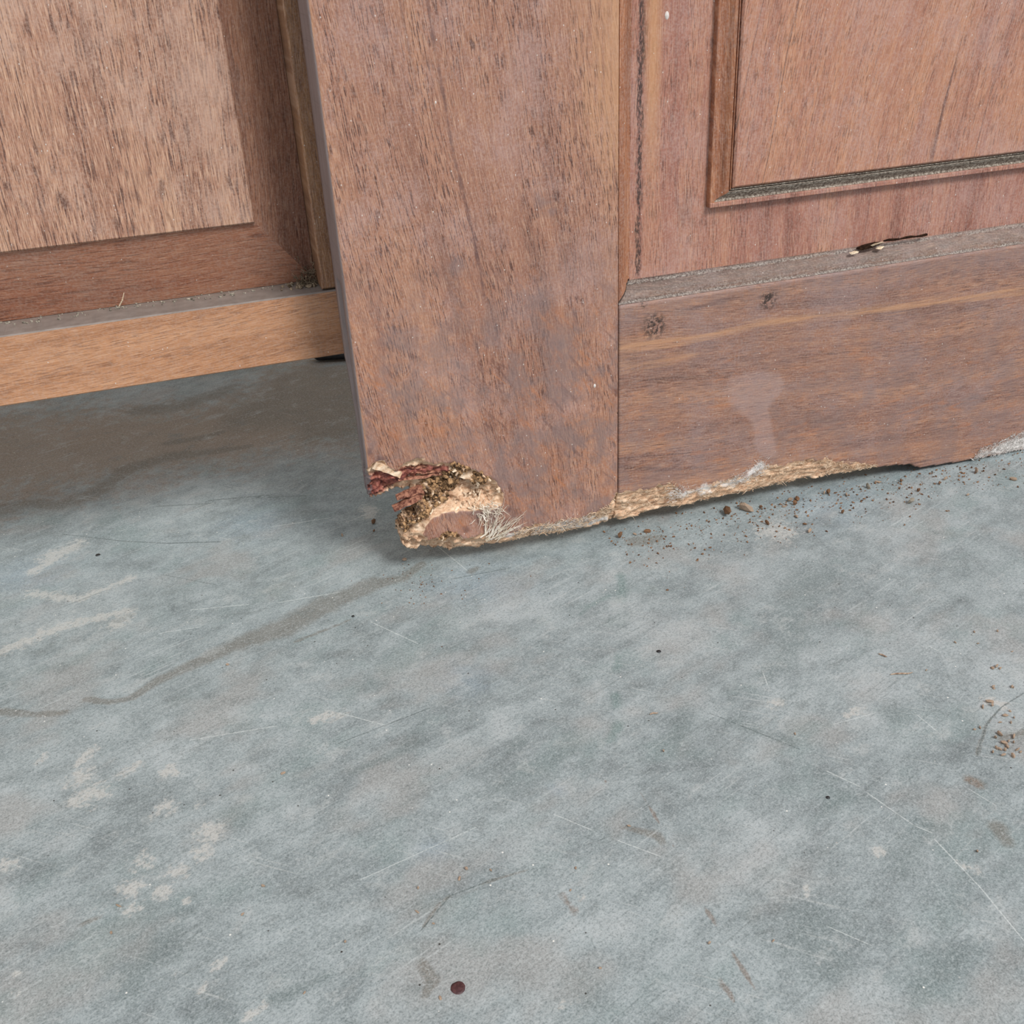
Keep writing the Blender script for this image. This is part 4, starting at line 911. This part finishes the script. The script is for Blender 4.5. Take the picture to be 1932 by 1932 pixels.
def fuzz_c():
    c = random.choice(((0.166, 0.0195, 0.006), (0.205, 0.021, 0.008), (0.214, 0.025, 0.005)))
    x0, z0 = c[0] + random.gauss(0, c[2] * 0.6), c[1] + random.gauss(0, 0.0022)
    an = random.uniform(0, 3.14)
    return strand((x0, 0.0004, z0), (math.cos(an), -0.5, math.sin(an)), random.uniform(0.0015, 0.004), 0.2, 0.5, 4), random.uniform(0.00009, 0.00018)
v, f = strands(420, fuzz_c); o = mesh_obj('white_mould', v, f, M_fuzz, near); tag(o, 'patches of pale mould above the frayed rail edge', kind='stuff')

# ------------------------------------------------------------------ far door, raised off the floor behind the first
far = empty('door_leaf', (0, 0, 0))
tag(far, 'lighter wooden panel door set back at left, its bottom rail well above the floor', 'door leaf')
FY0, FYB = 0.047, 0.088
FZ0, FZ1 = 0.1093, 0.1418
FXL = -0.0034
v, f = box_vf(-0.86, 0.105, FY0, FYB, FZ0, FZ1, 0.0006)
mesh_obj('bottom_rail', v, f, M_frail, far)
v, f = box_vf(FXL, 0.105, FY0 + 0.0008, FYB, FZ1 + 0.0007, 2.05, 0.0008)
mesh_obj('stile', v, f, M_fstile, far)
v, f = box_vf(-0.86, -0.76, FY0 + 0.0008, FYB, FZ1 + 0.0007, 2.05, 0.0008)
mesh_obj('stile', v, f, M_fstile, far)
v, f = box_vf(-0.7598, FXL - 0.0002, FY0, FYB, 1.95, 2.05, 0.0008)
mesh_obj('top_rail', v, f, M_frail, far)
px0, px1, pz0, pz1 = -0.7598, FXL - 0.0002, FZ1 + 0.0002, 1.9498
bx0, bx1, bz0, bz1 = px0 + 0.028, -0.0290, 0.1757, 1.915
YE, YF, YS = 0.0690, 0.0575, 0.0555       # bevel edge, bevel top, field face
pan = mesh_obj('panel', *box_vf(bx0, bx1, YS, 0.076, bz0, bz1, 0.0006), M_ffield, far)
tag(pan, 'sun-faded raised panel')
def bevel(a, b, c, d, mat):
    # a,b outer edge (lower, on the frame), c,d inner edge (against the field)
    th_ = 0.004
    V = [(a[0], YE, a[1]), (b[0], YE, b[1]), (d[0], YF, d[1]), (c[0], YF, c[1])]
    V += [(x_, 0.0755, z_) for x_, y_, z_ in V]
    F = [(0, 1, 2, 3), (7, 6, 5, 4), (0, 4, 5, 1), (1, 5, 6, 2), (2, 6, 7, 3), (3, 7, 4, 0)]
    return mesh_obj('bevel', V, F, mat, pan)
bevel((px0, pz0), (px1, pz0), (bx0, bz0), (bx1, bz0), M_fbevel_h)
bevel((px1, pz0), (px1, pz1), (bx1, bz0), (bx1, bz1), M_fbevel)
bevel((px1, pz1), (px0, pz1), (bx1, bz1), (bx0, bz1), M_fbevel_h)
bevel((px0, pz1), (px0, pz0), (bx0, bz1), (bx0, bz0), M_fbevel)

# dusty web and grit in the panel corner, grit along the ledge
def webby():
    x0 = FXL - abs(random.gauss(0, 0.005)) - 0.0005; z0 = FZ1 + 0.0008 + abs(random.gauss(0, 0.004))
    an = random.uniform(0, 6.28)
    return strand((x0, 0.0655 - random.random() * 0.006, z0), (math.cos(an), -0.3, math.sin(an)), random.uniform(0.002, 0.007), 0.2, 0.6, 5), random.uniform(0.00012, 0.0003)
v1 = strands(110, webby)
parts = [v1]
for i in range(60):
    x_ = FXL - 0.001 - abs(random.gauss(0, 0.007)); s = random.uniform(0.0004, 0.0012)
    parts.append(((crumb_v(s * 1.4, s, s) + np.array([x_, random.uniform(0.056, 0.0675), FZ1 + s * 0.6])).tolist(), ICO_F))
v, f = join_vf(parts)
o = mesh_obj('dust_clump', v, f, M_web); tag(o, 'dusty web and grit in the lower corner of the far door panel', 'dust', kind='stuff')
parts = []
for i in range(120):
    x_ = random.uniform(-0.17, FXL - 0.004); s = random.uniform(0.0002, 0.0007)
    parts.append(((crumb_v(s * 1.6, s, s) + np.array([x_, random.uniform(0.060, 0.0685), FZ1 + s * 0.5])).tolist(), ICO_F))
v, f = join_vf(parts)
o = mesh_obj('ledge_grit', v, f, M_crumb_grey); tag(o, 'fine grey grit along the dusty ledge of the far door', 'grit', kind='stuff')
o = mesh_obj('wood_splinter', *tube([(-0.0965, 0.0655, FZ1 + 0.001), (-0.0945, 0.064, FZ1 + 0.004), (-0.0930, 0.0635, FZ1 + 0.0075)], [0.0004, 0.00035, 0.00015], 4), M_torn)
tag(o, 'tiny pale splinter standing on the dusty ledge of the far door', 'splinter')

# black cable lying in the gap under the far door
pts = []
for i in range(25):
    t = i / 24
    pts.append((0.017 + 0.13 * t, 0.348 - 0.024 * math.sin(t * 1.6) ** 0.8, 0.0052))
o = mesh_obj('black_cable', *tube(pts, [0.0015] + [0.005] * 23 + [0.005], 10), M_black, smooth=True)
tag(o, 'black cable on the floor in the dark gap under the far door', 'cable')

# ------------------------------------------------------------------ crumbs and marks on the floor
CRUMB_MESH = {}
def crumb_mesh(key, mat):
    L = []
    for i in range(6):
        v = crumb_v(1.25, 0.85, 0.65, 0.28); v[:, 2] -= v[:, 2].min()
        o = mesh_obj('crumb_shape', v, ICO_F, mat); L.append(o.data); bpy.data.objects.remove(o)
    CRUMB_MESH[key] = L
for key, mat in (('tan', M_crumb_tan), ('brown', M_crumb_brown), ('grey', M_crumb_grey)): crumb_mesh(key, mat)
def put_crumb(x, y, r, key, label, group):
    o = bpy.data.objects.new('wood_crumb', CRUMB_MESH[key][int(rng.integers(6))])
    COL.objects.link(o)
    o.location = (x, y, -0.0001); s = max(r * 0.46, 0.0005)
    o.scale = (s * rng.uniform(0.9, 1.4), s * rng.uniform(0.7, 1.0), s * rng.uniform(0.8, 1.1))
    o.rotation_euler = (0, 0, rng.uniform(0, 6.28))
    tag(o, label, 'crumb', group)
    return o
LBL = {
    'door': ('small brown wood crumb fallen beside the bottom edge of the front door', 'wood crumbs along the front door'),
    'right': ('tan wood crumb in the loose cluster inside the faint ring mark on the floor', 'crumbs in the ring mark'),
    'upright': ('tiny tan crumb on the floor above the faint ring mark', 'crumbs above the ring mark'),
    'left': ('small tan crumb lying alone on the scuffed floor left of the maroon paint drop', 'lone crumbs on the left floor'),
    'mid': ('small tan crumb on the open floor near the maroon paint drop and rust streaks', 'lone crumbs on the open floor'),
}
for kk, L in CRUMBS.items():
    for i, (x, y, r) in enumerate(L):
        key = ('brown' if (kk == 'door' and i % 2 == 0) else 'tan')
        if kk == 'door' and i in (21,): key = 'grey'
        lab, grp = LBL[kk]
        if kk == 'door' and i == 4: lab, grp = 'largest brown crumb of rotten wood just below the frayed rail edge', None
        elif kk == 'door' and i == 5: lab, grp = 'second large brown crumb tucked against the frayed rail edge', None
        elif kk == 'door' and i == 0: lab, grp = 'brown wood chip on the floor below the reddish broken corner', None
        elif kk == 'door' and i == 3: lab, grp = 'tan crumb on the floor at the rounded tip of the rotted stile', None
        o = put_crumb(x, min(y, -0.001) if (kk == 'door' and x > 0.13) else y, r, key, lab, grp)
x, y, r = PEBBLE[0]
o = put_crumb(x, y, r * 1.05, 'grey', 'pale grey pebble standing alone in front of the bottom rail', None)
o.name = 'pebble'; o['category'] = 'pebble'; o.scale.z *= 1.4

DROP_LAB = ['round dark maroon paint drop near the lower edge of the floor', 'larger black paint spot on the open floor below the stile joint', 'small black paint spot by the long scratch at right',
            'black speck on the floor under the far door at left', 'small black speck beside the brown trickle stain']
for (x, y, r), lab in zip(DROPS, DROP_LAB):
    V, F = [], []; n = 18; r = max(r, 0.001) * (1.25 if 'maroon' in lab else 0.8)
    wobv = [1 + random.uniform(-0.06, 0.06) for _ in range(n)]
    for rr, hh in ((1.0, 0.0), (0.96, 0.5), (0.7, 1.0), (0.0, 1.15)):
        for a in range(n):
            an = 2 * math.pi * a / n
            V.append((x + r * rr * wobv[a] * math.cos(an), y + r * rr * wobv[a] * math.sin(an), 0.0004 * hh - 0.00005))
    for k in range(3):
        for a in range(n): F.append((k * n + a, k * n + (a + 1) % n, (k + 1) * n + (a + 1) % n, (k + 1) * n + a))
    o = mesh_obj('paint_drop', V, F, M_maroon if 'maroon' in lab else M_blackdrop, smooth=True)
    tag(o, lab, 'paint drop')
for seg, lab in zip(SPLINT, ('short tan wood splinter on the floor at right', 'long thin straw splinter on the floor at right, below the short one', 'pale wood splinter on the open floor below the stile joint')):
    (ax, ay, aw), (bx_, by_, bw) = seg
    n = 5; pts = [(ax + (bx_ - ax) * i / (n - 1), ay + (by_ - ay) * i / (n - 1) + random.uniform(-0.0003, 0.0003), 0.0005) for i in range(n)]
    o = mesh_obj('wood_splinter', *tube(pts, [0.0002, 0.00035, 0.0004, 0.0003, 0.00015], 5), M_crumb_tan); tag(o, lab, 'splinter')

# fine dust of wood along the foot of the door (uncountable)
parts = []
for i in range(900):
    x_ = random.uniform(0.125, 0.40)
    y_ = -abs(random.gauss(0, 0.018)) - 0.001 if random.random() < 0.8 else random.uniform(-0.005, 0.012)
    s = random.choice((0.00015, 0.0002, 0.00025, 0.0003, 0.0004, 0.00055))
    parts.append(((crumb_v(s * 1.6, s, s * 0.8) + np.array([x_, y_, s * 0.5])).tolist(), ICO_F))
for i in range(90):
    an = rng.uniform(0, 6.28); rr = abs(rng.normal(0, 0.02))
    s = random.choice((0.00015, 0.0002, 0.0003))
    parts.append(((crumb_v(s * 1.6, s, s * 0.8) + np.array([0.02 + rr * math.cos(an), -0.005 + rr * math.sin(an), s * 0.5])).tolist(), ICO_F))
v, f = join_vf(parts)
o = mesh_obj('wood_dust', v, f, M_crumb_brown); tag(o, 'fine brown wood dust strewn along the foot of the front door', 'dust', kind='stuff')
